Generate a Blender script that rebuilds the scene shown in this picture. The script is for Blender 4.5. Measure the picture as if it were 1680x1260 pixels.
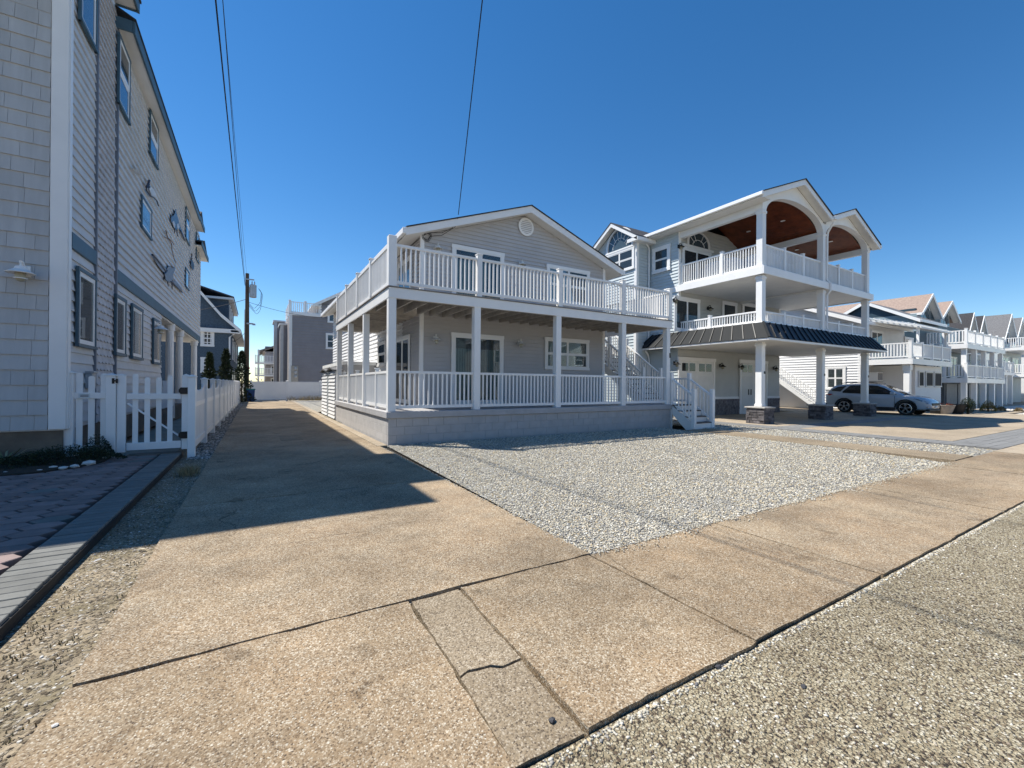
import bpy, bmesh, math, random
import numpy as np
from mathutils import Vector, Matrix

random.seed(7); np.random.seed(7)
for o in list(bpy.data.objects): bpy.data.objects.remove(o)
SC = bpy.context.scene
COL = SC.collection

# ------------------------------------------------------------------ camera
F, CX, CY, H = 705.0, 840.0, 630.0, 1.45          # focal length and centre in photo pixels, eye height in metres
ROLL, YAW, PITCH = math.atan2(12, 1610), math.atan(420/705.0), math.atan(1.1/705.0)
f0 = Vector((math.sin(YAW), math.cos(YAW), 0)); r0 = Vector((math.cos(YAW), -math.sin(YAW), 0)); u0 = Vector((0, 0, 1))
FW = f0*math.cos(PITCH)+u0*math.sin(PITCH); u1 = u0*math.cos(PITCH)-f0*math.sin(PITCH)
RT = r0*math.cos(ROLL)+u1*math.sin(ROLL); UP = u1*math.cos(ROLL)-r0*math.sin(ROLL)
cd = bpy.data.cameras.new('camera'); cam = bpy.data.objects.new('camera', cd); COL.objects.link(cam)
cd.sensor_fit = 'HORIZONTAL'; cd.sensor_width = 36.0; cd.lens = F/1680*36; cd.clip_start = 0.05; cd.clip_end = 3000
M4 = Matrix((RT, UP, -FW)).transposed().to_4x4(); M4.translation = Vector((0, 0, H)); cam.matrix_world = M4
SC.camera = cam

# ------------------------------------------------------------------ sky, sun, exposure
SUN = Vector((-0.464, 0.455, 1.0)).normalized()      # towards the sun
EL = math.asin(SUN.z)
w = bpy.data.worlds.new('World'); SC.world = w; w.use_nodes = True
wn = w.node_tree.nodes; wl = w.node_tree.links
sky = wn.new('ShaderNodeTexSky'); sky.sky_type = 'NISHITA'; sky.sun_disc = False
sky.sun_elevation = EL; sky.sun_rotation = math.atan2(SUN.x, SUN.y)
sky.altitude = 900; sky.air_density = 1.0; sky.dust_density = 0.05; sky.ozone_density = 2.0
hs = wn.new('ShaderNodeHueSaturation'); hs.inputs['Saturation'].default_value = 1.32
wl.new(sky.outputs[0], hs.inputs['Color']); wl.new(hs.outputs[0], wn['Background'].inputs[0]); wn['Background'].inputs[1].default_value = 0.110
sl = bpy.data.lights.new('sun', 'SUN'); sl.energy = 5.0; sl.angle = math.radians(0.53); sl.color = (1.0, 0.95, 0.86)
so = bpy.data.objects.new('sun', sl); COL.objects.link(so); so.rotation_euler = (-SUN).to_track_quat('-Z', 'Y').to_euler(); so.location = (-20, 20, 40)
SC.view_settings.view_transform = 'Standard'; SC.view_settings.look = 'None'
SC.view_settings.exposure = 0.50; SC.view_settings.gamma = 1.0
SC.render.engine = 'CYCLES'

# ------------------------------------------------------------------ photo pixel -> point (on the ground, or on a wall plane)
def ray(u, v): return FW+RT*((u-CX)/F)-UP*((v-CY)/F)
def gp(u, v, z=0.0):
    r = ray(u, v); t = (z-H)/r.z; return Vector((r.x*t, r.y*t, z))
def aY(u, v, Y):
    r = ray(u, v); t = Y/r.y; return Vector((r.x*t, Y, H+r.z*t))
def aX(u, v, X):
    r = ray(u, v); t = X/r.x; return Vector((X, r.y*t, H+r.z*t))

# ------------------------------------------------------------------ materials
def nodes(m):
    m.use_nodes = True; return m.node_tree.nodes, m.node_tree.links, m.node_tree.nodes['Principled BSDF']
MATS = {}
def pos_node(n): return n.new('ShaderNodeNewGeometry').outputs['Position']
def noise(n, l, vec, scale, detail=4, rough=.6):
    t = n.new('ShaderNodeTexNoise'); t.inputs['Scale'].default_value = scale; t.inputs['Detail'].default_value = detail
    t.inputs['Roughness'].default_value = rough; l.new(vec, t.inputs['Vector']); return t
def ramp(n, l, fac, stops):
    r = n.new('ShaderNodeValToRGB'); e = r.color_ramp.elements
    while len(e) < len(stops): e.new(0.5)
    for i, (p, c) in enumerate(stops): e[i].position = p; e[i].color = (*c, 1)
    l.new(fac, r.inputs[0]); return r.outputs[0]
def mixc(n, l, a, b, fac, mode='MIX'):
    x = n.new('ShaderNodeMix'); x.data_type = 'RGBA'; x.blend_type = mode
    for s, v in ((x.inputs[6], a), (x.inputs[7], b)):
        if isinstance(v, tuple): s.default_value = (*v, 1)
        else: l.new(v, s)
    if isinstance(fac, float): x.inputs[0].default_value = fac
    else: l.new(fac, x.inputs[0])
    return x.outputs[2]
def bump(n, l, b, h, strength, dist):
    k = n.new('ShaderNodeBump'); k.inputs['Strength'].default_value = strength; k.inputs['Distance'].default_value = dist
    l.new(h, k.inputs['Height']); l.new(k.outputs[0], b.inputs['Normal'])
def sc(c, k): return tuple(min(1, x*k) for x in c)
def mat(name, c, rough=.6, var=.12, scale=3.0, objvar=0.0, bmp=0.0, bscale=60, metallic=0, spec=.4, streak=False):
    if name in MATS: return MATS[name]
    m = bpy.data.materials.new(name); n, l, b = nodes(m); p = pos_node(n)
    if streak:
        mp = n.new('ShaderNodeMapping'); mp.inputs['Scale'].default_value = (1, 1, .12); l.new(p, mp.inputs[0]); pv = mp.outputs[0]
    else: pv = p
    t = noise(n, l, pv, scale, 5)
    col = ramp(n, l, t.outputs[0], [(.3, sc(c, 1-var)), (.7, sc(c, 1+var))])
    if objvar:
        oi = n.new('ShaderNodeObjectInfo')
        k = ramp(n, l, oi.outputs['Random'], [(0, (1-objvar,)*3), (1, (1+objvar*.6,)*3)])
        col = mixc(n, l, col, k, 1.0, 'MULTIPLY')
    l.new(col, b.inputs['Base Color'])
    b.inputs['Roughness'].default_value = rough; b.inputs['Metallic'].default_value = metallic; b.inputs['Specular IOR Level'].default_value = spec
    if bmp:
        t2 = noise(n, l, p, bscale, 3); bump(n, l, b, t2.outputs[0], bmp, .01)
    MATS[name] = m; return m
def aggregate(name, base, cols, stone_scale, stone_amt, patch=.2, bstr=.5, bdist=.006, patch_scale=.9, tint=None, stain=None, hue=None, crack=False, objvar=0.0):
    """concrete or road with stones showing in the surface"""
    m = bpy.data.materials.new(name); n, l, b = nodes(m); p = pos_node(n)
    wn_ = noise(n, l, p, stone_scale*.8, 3, .6); wp = n.new('ShaderNodeMix'); wp.data_type = 'VECTOR'; wp.inputs[0].default_value = min(.5, 1.1/stone_scale); l.new(p, wp.inputs[4]); l.new(wn_.outputs['Color'], wp.inputs[5])
    v = n.new('ShaderNodeTexVoronoi'); v.inputs['Scale'].default_value = stone_scale; l.new(wp.outputs[1], v.inputs['Vector'])
    v.inputs['Randomness'].default_value = 1
    sep = n.new('ShaderNodeSeparateColor'); l.new(v.outputs['Color'], sep.inputs[0])
    scol = ramp(n, l, sep.outputs[0], cols)
    big = noise(n, l, p, patch_scale, 6, .65); fine = noise(n, l, p, 45, 4, .7)
    bc = ramp(n, l, big.outputs[0], [(.28, sc(base, 1-patch)), (.5, base), (.74, sc(base, 1+patch))])
    if hue: bc = mixc(n, l, bc, hue, ramp(n, l, noise(n, l, p, .62, 4, .6).outputs[0], [(.40, (0,)*3), (.62, (1,)*3)]))
    if tint: bc = mixc(n, l, bc, tint, ramp(n, l, noise(n, l, p, 2.3, 5, .7).outputs[0], [(.45, (0,)*3), (.75, (.75,)*3)]))
    bc = mixc(n, l, bc, ramp(n, l, fine.outputs[0], [(.3, (.7,)*3), (.7, (1.25,)*3)]), .8, 'MULTIPLY')
    msk = ramp(n, l, sep.outputs[1], [(1-stone_amt-.04, (0,)*3), (1-stone_amt+.04, (1,)*3)])
    edge = ramp(n, l, v.outputs['Distance'], [(.42, (1,)*3), (.80, (0,)*3)])
    mm = n.new('ShaderNodeMath'); mm.operation = 'MULTIPLY'; l.new(msk, mm.inputs[0]); l.new(edge, mm.inputs[1])
    col = mixc(n, l, bc, scol, mm.outputs[0])
    if objvar:
        oi = n.new('ShaderNodeObjectInfo'); col = mixc(n, l, col, ramp(n, l, oi.outputs['Random'], [(0, (1-objvar, 1-objvar, 1-objvar)), (.5, (1, .985, .96)), (1, (1+objvar*.5,)*3)]), 1.0, 'MULTIPLY')
    if crack:
        ds = noise(n, l, p, 1.7, 5, .7); ad0 = n.new('ShaderNodeMix'); ad0.data_type = 'VECTOR'; ad0.inputs[0].default_value = .30; l.new(p, ad0.inputs[4]); l.new(ds.outputs['Color'], ad0.inputs[5])
        vc_ = n.new('ShaderNodeTexVoronoi'); vc_.feature = 'DISTANCE_TO_EDGE'; vc_.inputs['Scale'].default_value = .55; l.new(ad0.outputs[1], vc_.inputs['Vector'])
        cm = ramp(n, l, vc_.outputs['Distance'], [(.0012, (.35, .33, .31)), (.0032, (1,)*3)]); gate = ramp(n, l, noise(n, l, p, .33, 2).outputs[0], [(.52, (0,)*3), (.58, (1,)*3)]); col = mixc(n, l, col, mixc(n, l, (1., 1., 1.), cm, gate), 1.0, 'MULTIPLY')
    if stain:
        sp = noise(n, l, p, 3.1, 3, .5); col = mixc(n, l, col, ramp(n, l, sp.outputs[0], [(.28, (.62, .6, .58)), (.36, (1,)*3)]), .8, 'MULTIPLY')
        st = noise(n, l, p, .55, 7, .75)
        col = mixc(n, l, col, ramp(n, l, st.outputs[0], [(.34, stain), (.60, (1.06, 1.05, 1.03))]), .8, 'MULTIPLY')
    l.new(col, b.inputs['Base Color']); b.inputs['Roughness'].default_value = .85; b.inputs['Specular IOR Level'].default_value = .25
    ad = n.new('ShaderNodeMath'); ad.operation = 'MULTIPLY_ADD'; l.new(mm.outputs[0], ad.inputs[0]); ad.inputs[1].default_value = .8
    l.new(fine.outputs[0], ad.inputs[2]); bump(n, l, b, ad.outputs[0], bstr, bdist)
    MATS[name] = m; return m
def island_mat(name, stops, rough=.7):
    m = bpy.data.materials.new(name); n, l, b = nodes(m)
    g = n.new('ShaderNodeNewGeometry'); c = ramp(n, l, g.outputs['Random Per Island'], stops)
    l.new(c, b.inputs['Base Color']); b.inputs['Roughness'].default_value = rough; MATS[name] = m; return m
def glass_mat(name, tint, trans=.6):
    m = bpy.data.materials.new(name); n, l, b = nodes(m); out = n['Material Output']
    fr = n.new('ShaderNodeFresnel'); fr.inputs[0].default_value = 1.55
    tr = n.new('ShaderNodeBsdfTransparent'); tr.inputs[0].default_value = (*tint, 1)
    gl = n.new('ShaderNodeBsdfGlossy'); gl.inputs['Roughness'].default_value = .015; gl.inputs[0].default_value = (.95, .97, 1, 1)
    mx = n.new('ShaderNodeMixShader'); l.new(fr.outputs[0], mx.inputs[0]); l.new(tr.outputs[0], mx.inputs[1]); l.new(gl.outputs[0], mx.inputs[2])
    b.inputs['Base Color'].default_value = (*sc(tint, .25), 1); b.inputs['Roughness'].default_value = .05
    m2 = n.new('ShaderNodeMixShader'); m2.inputs[0].default_value = trans; l.new(b.outputs[0], m2.inputs[1]); l.new(mx.outputs[0], m2.inputs[2])
    l.new(m2.outputs[0], out.inputs[0]); MATS[name] = m; return m

white = mat('white_vinyl', (.84, .835, .82), .38, .035, 1.5, .05)
whitewood = mat('white_painted_wood', (.74, .74, .72), .5, .06, 2.0, .05)
soffit = mat('white_soffit', (.72, .71, .68), .55, .05, 2)
grey_siding = mat('grey_vinyl_siding', (.49, .478, .475), .5, .05, 1.2, .03)
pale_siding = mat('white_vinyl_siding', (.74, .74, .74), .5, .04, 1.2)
shingle_grey = mat('grey_wall_shingle', (.47, .475, .475), .7, .10, 5, .07, .25, 40, streak=True)
left_siding = mat('pale_grey_clapboard', (.62, .625, .63), .6, .06, 2.5, .04)
blue_trim = mat('slate_blue_trim', (.060, .115, .155), .5, .12, 3)
scale_mat = mat('grey_scale_shingle', (.54, .53, .54), .7, .1, 6, .10)
block_mat = mat('painted_block', (.45, .435, .425), .75, .08, 4, .025, .4, 70)
mortar_mat = mat('painted_mortar', (.36, .35, .345), .85, .1, 5)
cap_mat = mat('grey_porch_cap', (.42, .41, .41), .6, .1, 3, 0, .1, 30)
joist_mat = mat('weathered_joist', (.42, .38, .33), .75, .22, 4, .12)
deckboard = mat('deck_board', (.24, .22, .20), .7, .15, 5, .08)
roof_dark = mat('dark_asphalt_shingle', (.045, .045, .05), .9, .35, 14, 0, .6, 60)
roof_grey = mat('grey_asphalt_shingle', (.15, .15, .155), .9, .3, 12, 0, .6, 50)
roof_pink = mat('tan_asphalt_shingle', (.30, .225, .185), .9, .25, 8, 0, .5, 40)
metal_roof = mat('charcoal_metal_roof', (.038, .04, .041), .75, .06, 1, .05, spec=.12)
seam_mat = mat('black_metal_seam', (.02, .021, .023), .4, .1, 2, metallic=.3)
h2_siding = mat('pale_blue_siding', (.52, .58, .60), .5, .05, 1.5)
h2_grey = mat('sage_grey_siding', (.52, .52, .49), .5, .05, 1.5)
navy = mat('navy_wall_shingle', (.070, .105, .145), .75, .35, 9, 0, .5, 30)
teal_siding = mat('dark_blue_siding', (.030, .060, .085), .5, .1, 2)
teal_light = mat('blue_grey_siding', (.24, .31, .34), .5, .08, 2)
mauve_siding = mat('mauve_grey_siding', (.31, .29, .29), .6, .07, 1.5)
wood_ceiling = mat('stained_wood_plank', (.19, .05, .016), .45, .35, 3, .2)
black_metal = mat('black_metal', (.012, .012, .013), .4, .1, 3)
galv = mat('galvanised_steel', (.42, .44, .46), .45, .1, 4, metallic=.5)
pole_mat = mat('weathered_pole_wood', (.085, .058, .040), .85, .35, 6, 0, .5, 25, streak=True)
wire_mat = mat('black_cable', (.012, .012, .014), .6, .1, 2)
dark_in = mat('dark_interior', (.010, .011, .014), .9, .1, 2)
curtain = mat('pale_curtain', (.55, .56, .55), .8, .2, 4)
blind_teal = mat('vertical_blind', (.30, .38, .38), .7, .12, 3, .1)
foundation = mat('brown_foundation', (.16, .13, .10), .85, .2, 4, 0, .3, 40)
stone_mat = mat('ledger_stone', (.13, .12, .125), .8, .45, 7, .5, .5, 25)
glass = glass_mat('window_glass', (.80, .88, .88), .85)
glass_dark = glass_mat('dark_window_glass', (.25, .32, .36), .55)
screen_mat = mat('dark_screen', (.018, .018, .022), .75, .1, 2)
black_glass = mat('black_glass', (.012, .014, .018), .04, .05, 1, spec=.5)
glass_blue = glass_mat('reflecting_window_glass', (.35, .5, .6), .3)
concrete = aggregate('tan_aggregate_concrete', (.335, .258, .168), [(0, (.10, .075, .055)), (.3, (.25, .175, .105)), (.6, (.40, .315, .215)), (.85, (.50, .43, .33)), (1, (.60, .56, .47))], 125, .85, .24, .45, .005, 1.3, (.22, .195, .15), (.46, .45, .44), hue=(.36, .255, .155), crack=True, objvar=.09)
concrete_old = aggregate('brown_aggregate_concrete', (.30, .24, .165), [(0, (.09, .07, .055)), (.5, (.28, .22, .15)), (1, (.50, .44, .35))], 120, .8, .2, .5, .004, 1.5, (.22, .19, .14), (.66, .64, .6), objvar=.06)
concrete_far = aggregate('pale_drive_concrete', (.37, .31, .235), [(0, (.22, .175, .13)), (.6, (.36, .30, .225)), (1, (.5, .45, .38))], 90, .3, .16, .3, .003, .7, None, (.78, .77, .75), objvar=.07)
road_mat = aggregate('worn_aggregate_road', (.35, .30, .20), [(0, (.03, .026, .025)), (.16, (.12, .085, .06)), (.34, (.33, .27, .175)), (.65, (.47, .41, .285)), (.88, (.54, .49, .365)), (1, (.66, .63, .55))], 84, .94, .24, 1.0, .012, .9, (.20, .165, .11), (.66, .62, .58))
gravel_base = aggregate('gravel_bed', (.33, .31, .26), [(0, (.10, .095, .09)), (.4, (.40, .38, .34)), (.8, (.58, .55, .49)), (1, (.75, .74, .7))], 55, .85, .15, 1.0, .02)
pebble_mat = island_mat('pale_pebble', [(0, (.10, .10, .11)), (.10, (.24, .23, .22)), (.3, (.44, .405, .32)), (.6, (.55, .51, .41)), (.8, (.48, .37, .21)), (.9, (.64, .61, .53)), (1, (.78, .76, .70))])
dirt = aggregate('sandy_dirt', (.36, .295, .205), [(0, (.05, .04, .03)), (.4, (.18, .14, .09)), (.8, (.40, .35, .27)), (1, (.7, .68, .63))], 60, .6, .35, 1.0, .014, 2.6, (.15, .135, .06), (.66, .64, .6))
paver_red = mat('mauve_paver', (.235, .175, .16), .85, .2, 5, .22, .4, 60)
paver_grey = mat('grey_paver', (.165, .165, .152), .85, .15, 6, .14, .4, 60)
paver_far = mat('slate_grey_paver', (.22, .22, .215), .85, .15, 3, .1, .3, 40)
soil = mat('dark_soil', (.035, .028, .02), .95, .3, 8, 0, .6, 30)
ground_mat = mat('sandy_ground', (.34, .30, .24), .95, .15, 1.5, 0, .4, 20)
crack_mat = mat('dark_joint', (.020, .017, .013), .95, .3, 8)

# ------------------------------------------------------------------ building helpers
WP = {}
def _link(o, parent, origin):
    COL.objects.link(o); origin = Vector(origin); WP[o.name] = origin
    if parent is not None:
        o.parent = parent; o.location = origin-WP[parent.name]
    else: o.location = origin
    return o
def tag(o, label, cat, group=None):
    o['label'] = label; o['category'] = cat
    if group: o['group'] = group
    return o
def thing(name, loc, label, cat, group=None):
    o = bpy.data.objects.new(name, None); o.empty_display_size = .3; _link(o, None, loc); return tag(o, label, cat, group)
class MB:
    def __init__(s): s.v = []; s.f = []
    def poly(s, vs, fs):
        b = len(s.v); s.v += [Vector(p) for p in vs]; s.f += [[b+i for i in f] for f in fs]; return s
    def box(s, p0, p1, T=None):
        x0, y0, z0 = p0; x1, y1, z1 = p1
        vs = [(x0, y0, z0), (x1, y0, z0), (x1, y1, z0), (x0, y1, z0), (x0, y0, z1), (x1, y0, z1), (x1, y1, z1), (x0, y1, z1)]
        if T: vs = [T(*p) for p in vs]
        return s.poly(vs, [(0, 3, 2, 1), (4, 5, 6, 7), (0, 1, 5, 4), (1, 2, 6, 5), (2, 3, 7, 6), (3, 0, 4, 7)])
    def prism(s, pts, fn, a, b):
        """polygon pts (2D) swept between a and b; fn(p, q, t) -> point"""
        n = len(pts); vs = [fn(p, q, a) for p, q in pts]+[fn(p, q, b) for p, q in pts]
        return s.poly(vs, [list(range(n))[::-1], [n+i for i in range(n)]]+[(i, (i+1) % n, n+(i+1) % n, n+i) for i in range(n)])
    def beam(s, p, q, wd, ht, up=(0, 0, 1)):
        p, q = Vector(p), Vector(q); d = (q-p).normalized(); up = Vector(up)
        sd = d.cross(up).normalized()*wd/2; u = sd.cross(d).normalized()*ht/2
        vs = [p-sd-u, p+sd-u, p+sd+u, p-sd+u, q-sd-u, q+sd-u, q+sd+u, q-sd+u]
        return s.poly(vs, [(0, 1, 2, 3), (4, 7, 6, 5), (0, 4, 5, 1), (1, 5, 6, 2), (2, 6, 7, 3), (3, 7, 4, 0)])
    def tube(s, pts, r, n=8, r2=None):
        pts = [Vector(p) for p in pts]; b = len(s.v); k = len(pts)
        for i, p in enumerate(pts):
            d = (pts[min(i+1, k-1)]-pts[max(i-1, 0)]).normalized()
            a = d.cross(Vector((0, 0, 1))) if abs(d.z) < .95 else d.cross(Vector((1, 0, 0)))
            a.normalize(); c = d.cross(a); rr = r if r2 is None else r+(r2-r)*i/(k-1)
            for j in range(n):
                t = 2*math.pi*j/n; s.v.append(p+(a*math.cos(t)+c*math.sin(t))*rr)
        for i in range(k-1):
            for j in range(n):
                s.f.append([b+i*n+j, b+i*n+(j+1) % n, b+(i+1)*n+(j+1) % n, b+(i+1)*n+j])
        s.f.append([b+j for j in range(n)][::-1]); s.f.append([b+(k-1)*n+j for j in range(n)]); return s
    def lathe(s, c, prof, n=16, axis='z'):
        """prof: list of (radius, height) along axis"""
        c = Vector(c); b = len(s.v); k = len(prof)
        for r, h in prof:
            for j in range(n):
                t = 2*math.pi*j/n; x, y = r*math.cos(t), r*math.sin(t)
                s.v.append(c+(Vector((x, y, h)) if axis == 'z' else Vector((h, x, y)) if axis == 'x' else Vector((x, h, y))))
        for i in range(k-1):
            for j in range(n): s.f.append([b+i*n+j, b+i*n+(j+1) % n, b+(i+1)*n+(j+1) % n, b+(i+1)*n+j])
        if prof[0][0] > 1e-4: s.f.append([b+j for j in range(n)][::-1])
        if prof[-1][0] > 1e-4: s.f.append([b+(k-1)*n+j for j in range(n)])
        return s
    def build(s, name, m, parent=None, smooth=False, bevel=0, stuff=False, recalc=True, origin=None):
        xs = [p.x for p in s.v]; ys = [p.y for p in s.v]; zs = [p.z for p in s.v]
        o0 = Vector(origin) if origin is not None else Vector(((min(xs)+max(xs))/2, (min(ys)+max(ys))/2, min(zs)))
        me = bpy.data.meshes.new(name); me.from_pydata([p-o0 for p in s.v], [], s.f)
        if recalc or bevel:
            bm = bmesh.new(); bm.from_mesh(me)
            if recalc: bmesh.ops.recalc_face_normals(bm, faces=bm.faces)
            if bevel: bmesh.ops.bevel(bm, geom=[e for e in bm.edges if e.calc_face_angle(0) > .6], offset=bevel, segments=1, affect='EDGES')
            bm.to_mesh(me); bm.free()
        me.materials.append(m)
        if smooth:
            for p in me.polygons: p.use_smooth = True
        o = bpy.data.objects.new(name, me); _link(o, parent, o0)
        if stuff: o['kind'] = 'stuff'
        return o
def struct(o): o['kind'] = 'structure'; return o
BC = {}
def pbox(name, c, size, m, parent, bevel=.0, rz=0):
    """box piece with shared mesh data: c = centre of the base"""
    k = (tuple(round(x, 3) for x in size), m.name, bevel)
    if k not in BC:
        x, y, z = size; b = MB().box((-x/2, -y/2, 0), (x/2, y/2, z)); me = bpy.data.meshes.new(name); me.from_pydata(b.v, [], b.f)
        if bevel:
            bm = bmesh.new(); bm.from_mesh(me); bmesh.ops.bevel(bm, geom=bm.edges[:], offset=bevel, segments=1, affect='EDGES'); bm.to_mesh(me); bm.free()
        me.materials.append(m); BC[k] = me
    o = bpy.data.objects.new(name, BC[k]); _link(o, parent, c)
    if rz: o.rotation_euler = (0, 0, rz)
    return o
def box(name, p0, p1, m, parent, bevel=0): return MB().box(p0, p1).build(name, m, parent, bevel=bevel)
def face(facing, plane):
    """wall coordinates (along, outwards, up) -> world"""
    if facing == '-Y': return lambda a, n, z: Vector((a, plane-n, z))
    if facing == '-X': return lambda a, n, z: Vector((plane-n, a, z))
    if facing == '+X': return lambda a, n, z: Vector((plane+n, a, z))
    return lambda a, n, z: Vector((a, plane+n, z))
def window(parent, facing, plane, a0, a1, z0, z1, trim=.09, tm=None, gm=None, style='hung', back=None, off=.02, sash=None, mull=0, name='window', sill=True, sw=.045):
    T = face(facing, plane); tm = tm or white; gm = gm or glass_dark; sash = sash or white
    if a0 > a1: a0, a1 = a1, a0
    if z0 > z1: z0, z1 = z1, z0
    b = MB()
    b.box((a0, off, z0), (a0+trim, off+.045, z1), T).box((a1-trim, off, z0), (a1, off+.045, z1), T)
    b.box((a0-.015, off, z1-trim), (a1+.015, off+.05, z1+.01), T).box((a0-.015, off, z0), (a1+.015, off+(.06 if sill else .05), z0+trim), T)
    wo = b.build(name, tm, parent)
    i0, i1, j0, j1 = a0+trim, a1-trim, z0+trim, z1-trim; s = min(sw, (i1-i0)*.14)
    units = max(1, mull); wdt = (i1-i0)/units
    sb = MB()
    for k in range(units):
        x0, x1 = i0+k*wdt, i0+(k+1)*wdt
        parts = [(j0, j1)] if style in ('fixed', 'slider') else [(j0, (j0+j1)/2), ((j0+j1)/2, j1)]
        for q, (q0, q1) in enumerate(parts):
            nn = off+(.012 if q == 0 else .02)+(.008*k if style == 'slider' else 0)
            sb.box((x0, nn, q0), (x0+s, nn+.018, q1), T).box((x1-s, nn, q0), (x1, nn+.018, q1), T)
            sb.box((x0+s, nn, q0), (x1-s, nn+.018, q0+s), T).box((x0+s, nn, q1-s), (x1-s, nn+.018, q1), T)
            MB().box((x0+s*.9, nn+.004, q0+s*.9), (x1-s*.9, nn+.010, q1-s*.9), T).build('pane', gm, wo)
    sb.build('sash', sash, wo)
    back = back or dark_in  # with no blind given, a dark sheet stands in for the unlit room
    if back: MB().box((i0, off-.012, j0), (i1, off-.002, j1), T).build('blind_or_dark_room', back, wo)
    return wo
def siding(parent, facing, plane, a0, a1, z0, z1, ex, m, name='siding', each=False, top=None, proud=.02):
    """lapped boards; top(z)->(a0,a1) clips a gable"""
    T = face(facing, plane); n = int(math.ceil((z1-z0)/ex)); out = None; b = MB()
    for i in range(n):
        za = z0+i*ex; zb = min(za+ex*1.02, z1)
        l0, l1 = (a0, a1) if not top else top(za); h0, h1 = (a0, a1) if not top else top(zb)
        if l1-l0 < .05: continue
        if h1 < h0: h0 = h1 = (h0+h1)/2
        bb = MB() if each else b
        vs = [T(l0, 0, za), T(l1, 0, za), T(l1, proud, za), T(l0, proud, za), T(h0, 0, zb), T(h1, 0, zb), T(h1, .002, zb), T(h0, .002, zb)]
        bb.poly(vs, [(0, 3, 2, 1), (4, 5, 6, 7), (0, 1, 5, 4), (1, 2, 6, 5), (2, 3, 7, 6), (3, 0, 4, 7)])
        if each: bb.build('siding_board', m, parent)
    if not each: out = b.build(name, m, parent, stuff=True)
    return out
def railing(parent, p0, p1, z0, z1=None, h=.95, m=None, posts=(), pw=.10, ph=None, sp=.122, each=True, gap=.09, cap=True, name='railing', bw=.038):
    """p0,p1 (x,y); z0,z1 floor heights at the ends (sloped for stairs); posts = fractions along"""
    m = m or white; z1 = z0 if z1 is None else z1; p0, p1 = Vector((*p0, 0)), Vector((*p1, 0)); L = (p1-p0).length; d = (p1-p0)/L
    ang = math.atan2(d.y, d.x); ph = ph or h+.10
    P = lambda t: p0+d*(L*t)+Vector((0, 0, z0+(z1-z0)*t))
    e = Vector((0, 0, 1)); b = MB()
    b.beam(P(0)+e*(h-.03), P(1)+e*(h-.03), .075, .06).beam(P(0)+e*(gap+.03), P(1)+e*(gap+.03), .05, .075)
    n = max(2, int(round(L/sp))); hb = h-.06-gap-.06
    if not each:
        for i in range(1, n):
            q = P(i/n); b.box((q.x-bw/2, q.y-bw/2, q.z+gap+.05), (q.x+bw/2, q.y+bw/2, q.z+h-.05))
        for t in posts:
            q = P(t); b.box((q.x-pw/2, q.y-pw/2, q.z), (q.x+pw/2, q.y+pw/2, q.z+ph))
        return b.build(name, m, parent)
    ro = b.build(name, m, parent)
    for i in range(1, n):
        t = i/n
        if any(abs(t-q)*L < pw/2+.03 for q in posts): continue
        q = P(t); pbox('baluster', (q.x, q.y, q.z+gap+.055), (bw, bw, h-.05-gap-.055), m, ro, .004, ang)
    for t in posts:
        q = P(t); pbox('post', (q.x, q.y, q.z), (pw, pw, ph), m, ro, .006, ang)
        if cap: pbox('post_cap', (q.x, q.y, q.z+ph), (pw+.03, pw+.03, .03), m, ro, .008, ang)
    return ro
def column(parent, x, y, z0, z1, w, m, name='column'):
    o = pbox(name, (x, y, z0), (w, w, z1-z0), m, parent, .01); return o
def wall_lamp(parent, facing, plane, a, z, s=1.0, m=None):
    T = face(facing, plane); m = m or white; c = T(a, .14*s, z); b = MB()
    b.box((a-.05*s, .015, z-.02*s), (a+.05*s, .045, z+.12*s), T)
    b.tube([T(a, .03, z+.08*s), T(a, .09*s, z+.15*s), T(a, .14*s, z+.15*s), T(a, .14*s, z+.08*s)], .014*s, 6)
    b.lathe(c, [(.02*s, .09*s), (.045*s, .085*s), (.06*s, .05*s), (.135*s, .005*s), (.13*s, -.002*s), (.055*s, .03*s)], 14)
    b.lathe(c, [(.062*s, -.055*s), (.062*s, -.065*s), (.05*s, -.065*s), (.05*s, -.055*s)], 12)
    o = b.build('wall_lamp', m, parent, smooth=False)
    MB().lathe(c, [(.048*s, .03*s), (.05*s, -.05*s), (.035*s, -.09*s), (.001, -.10*s)], 12).build('lamp_globe', mat('frosted_globe', (.40, .37, .27), .3, .05), o, smooth=True)
    return o
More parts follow.
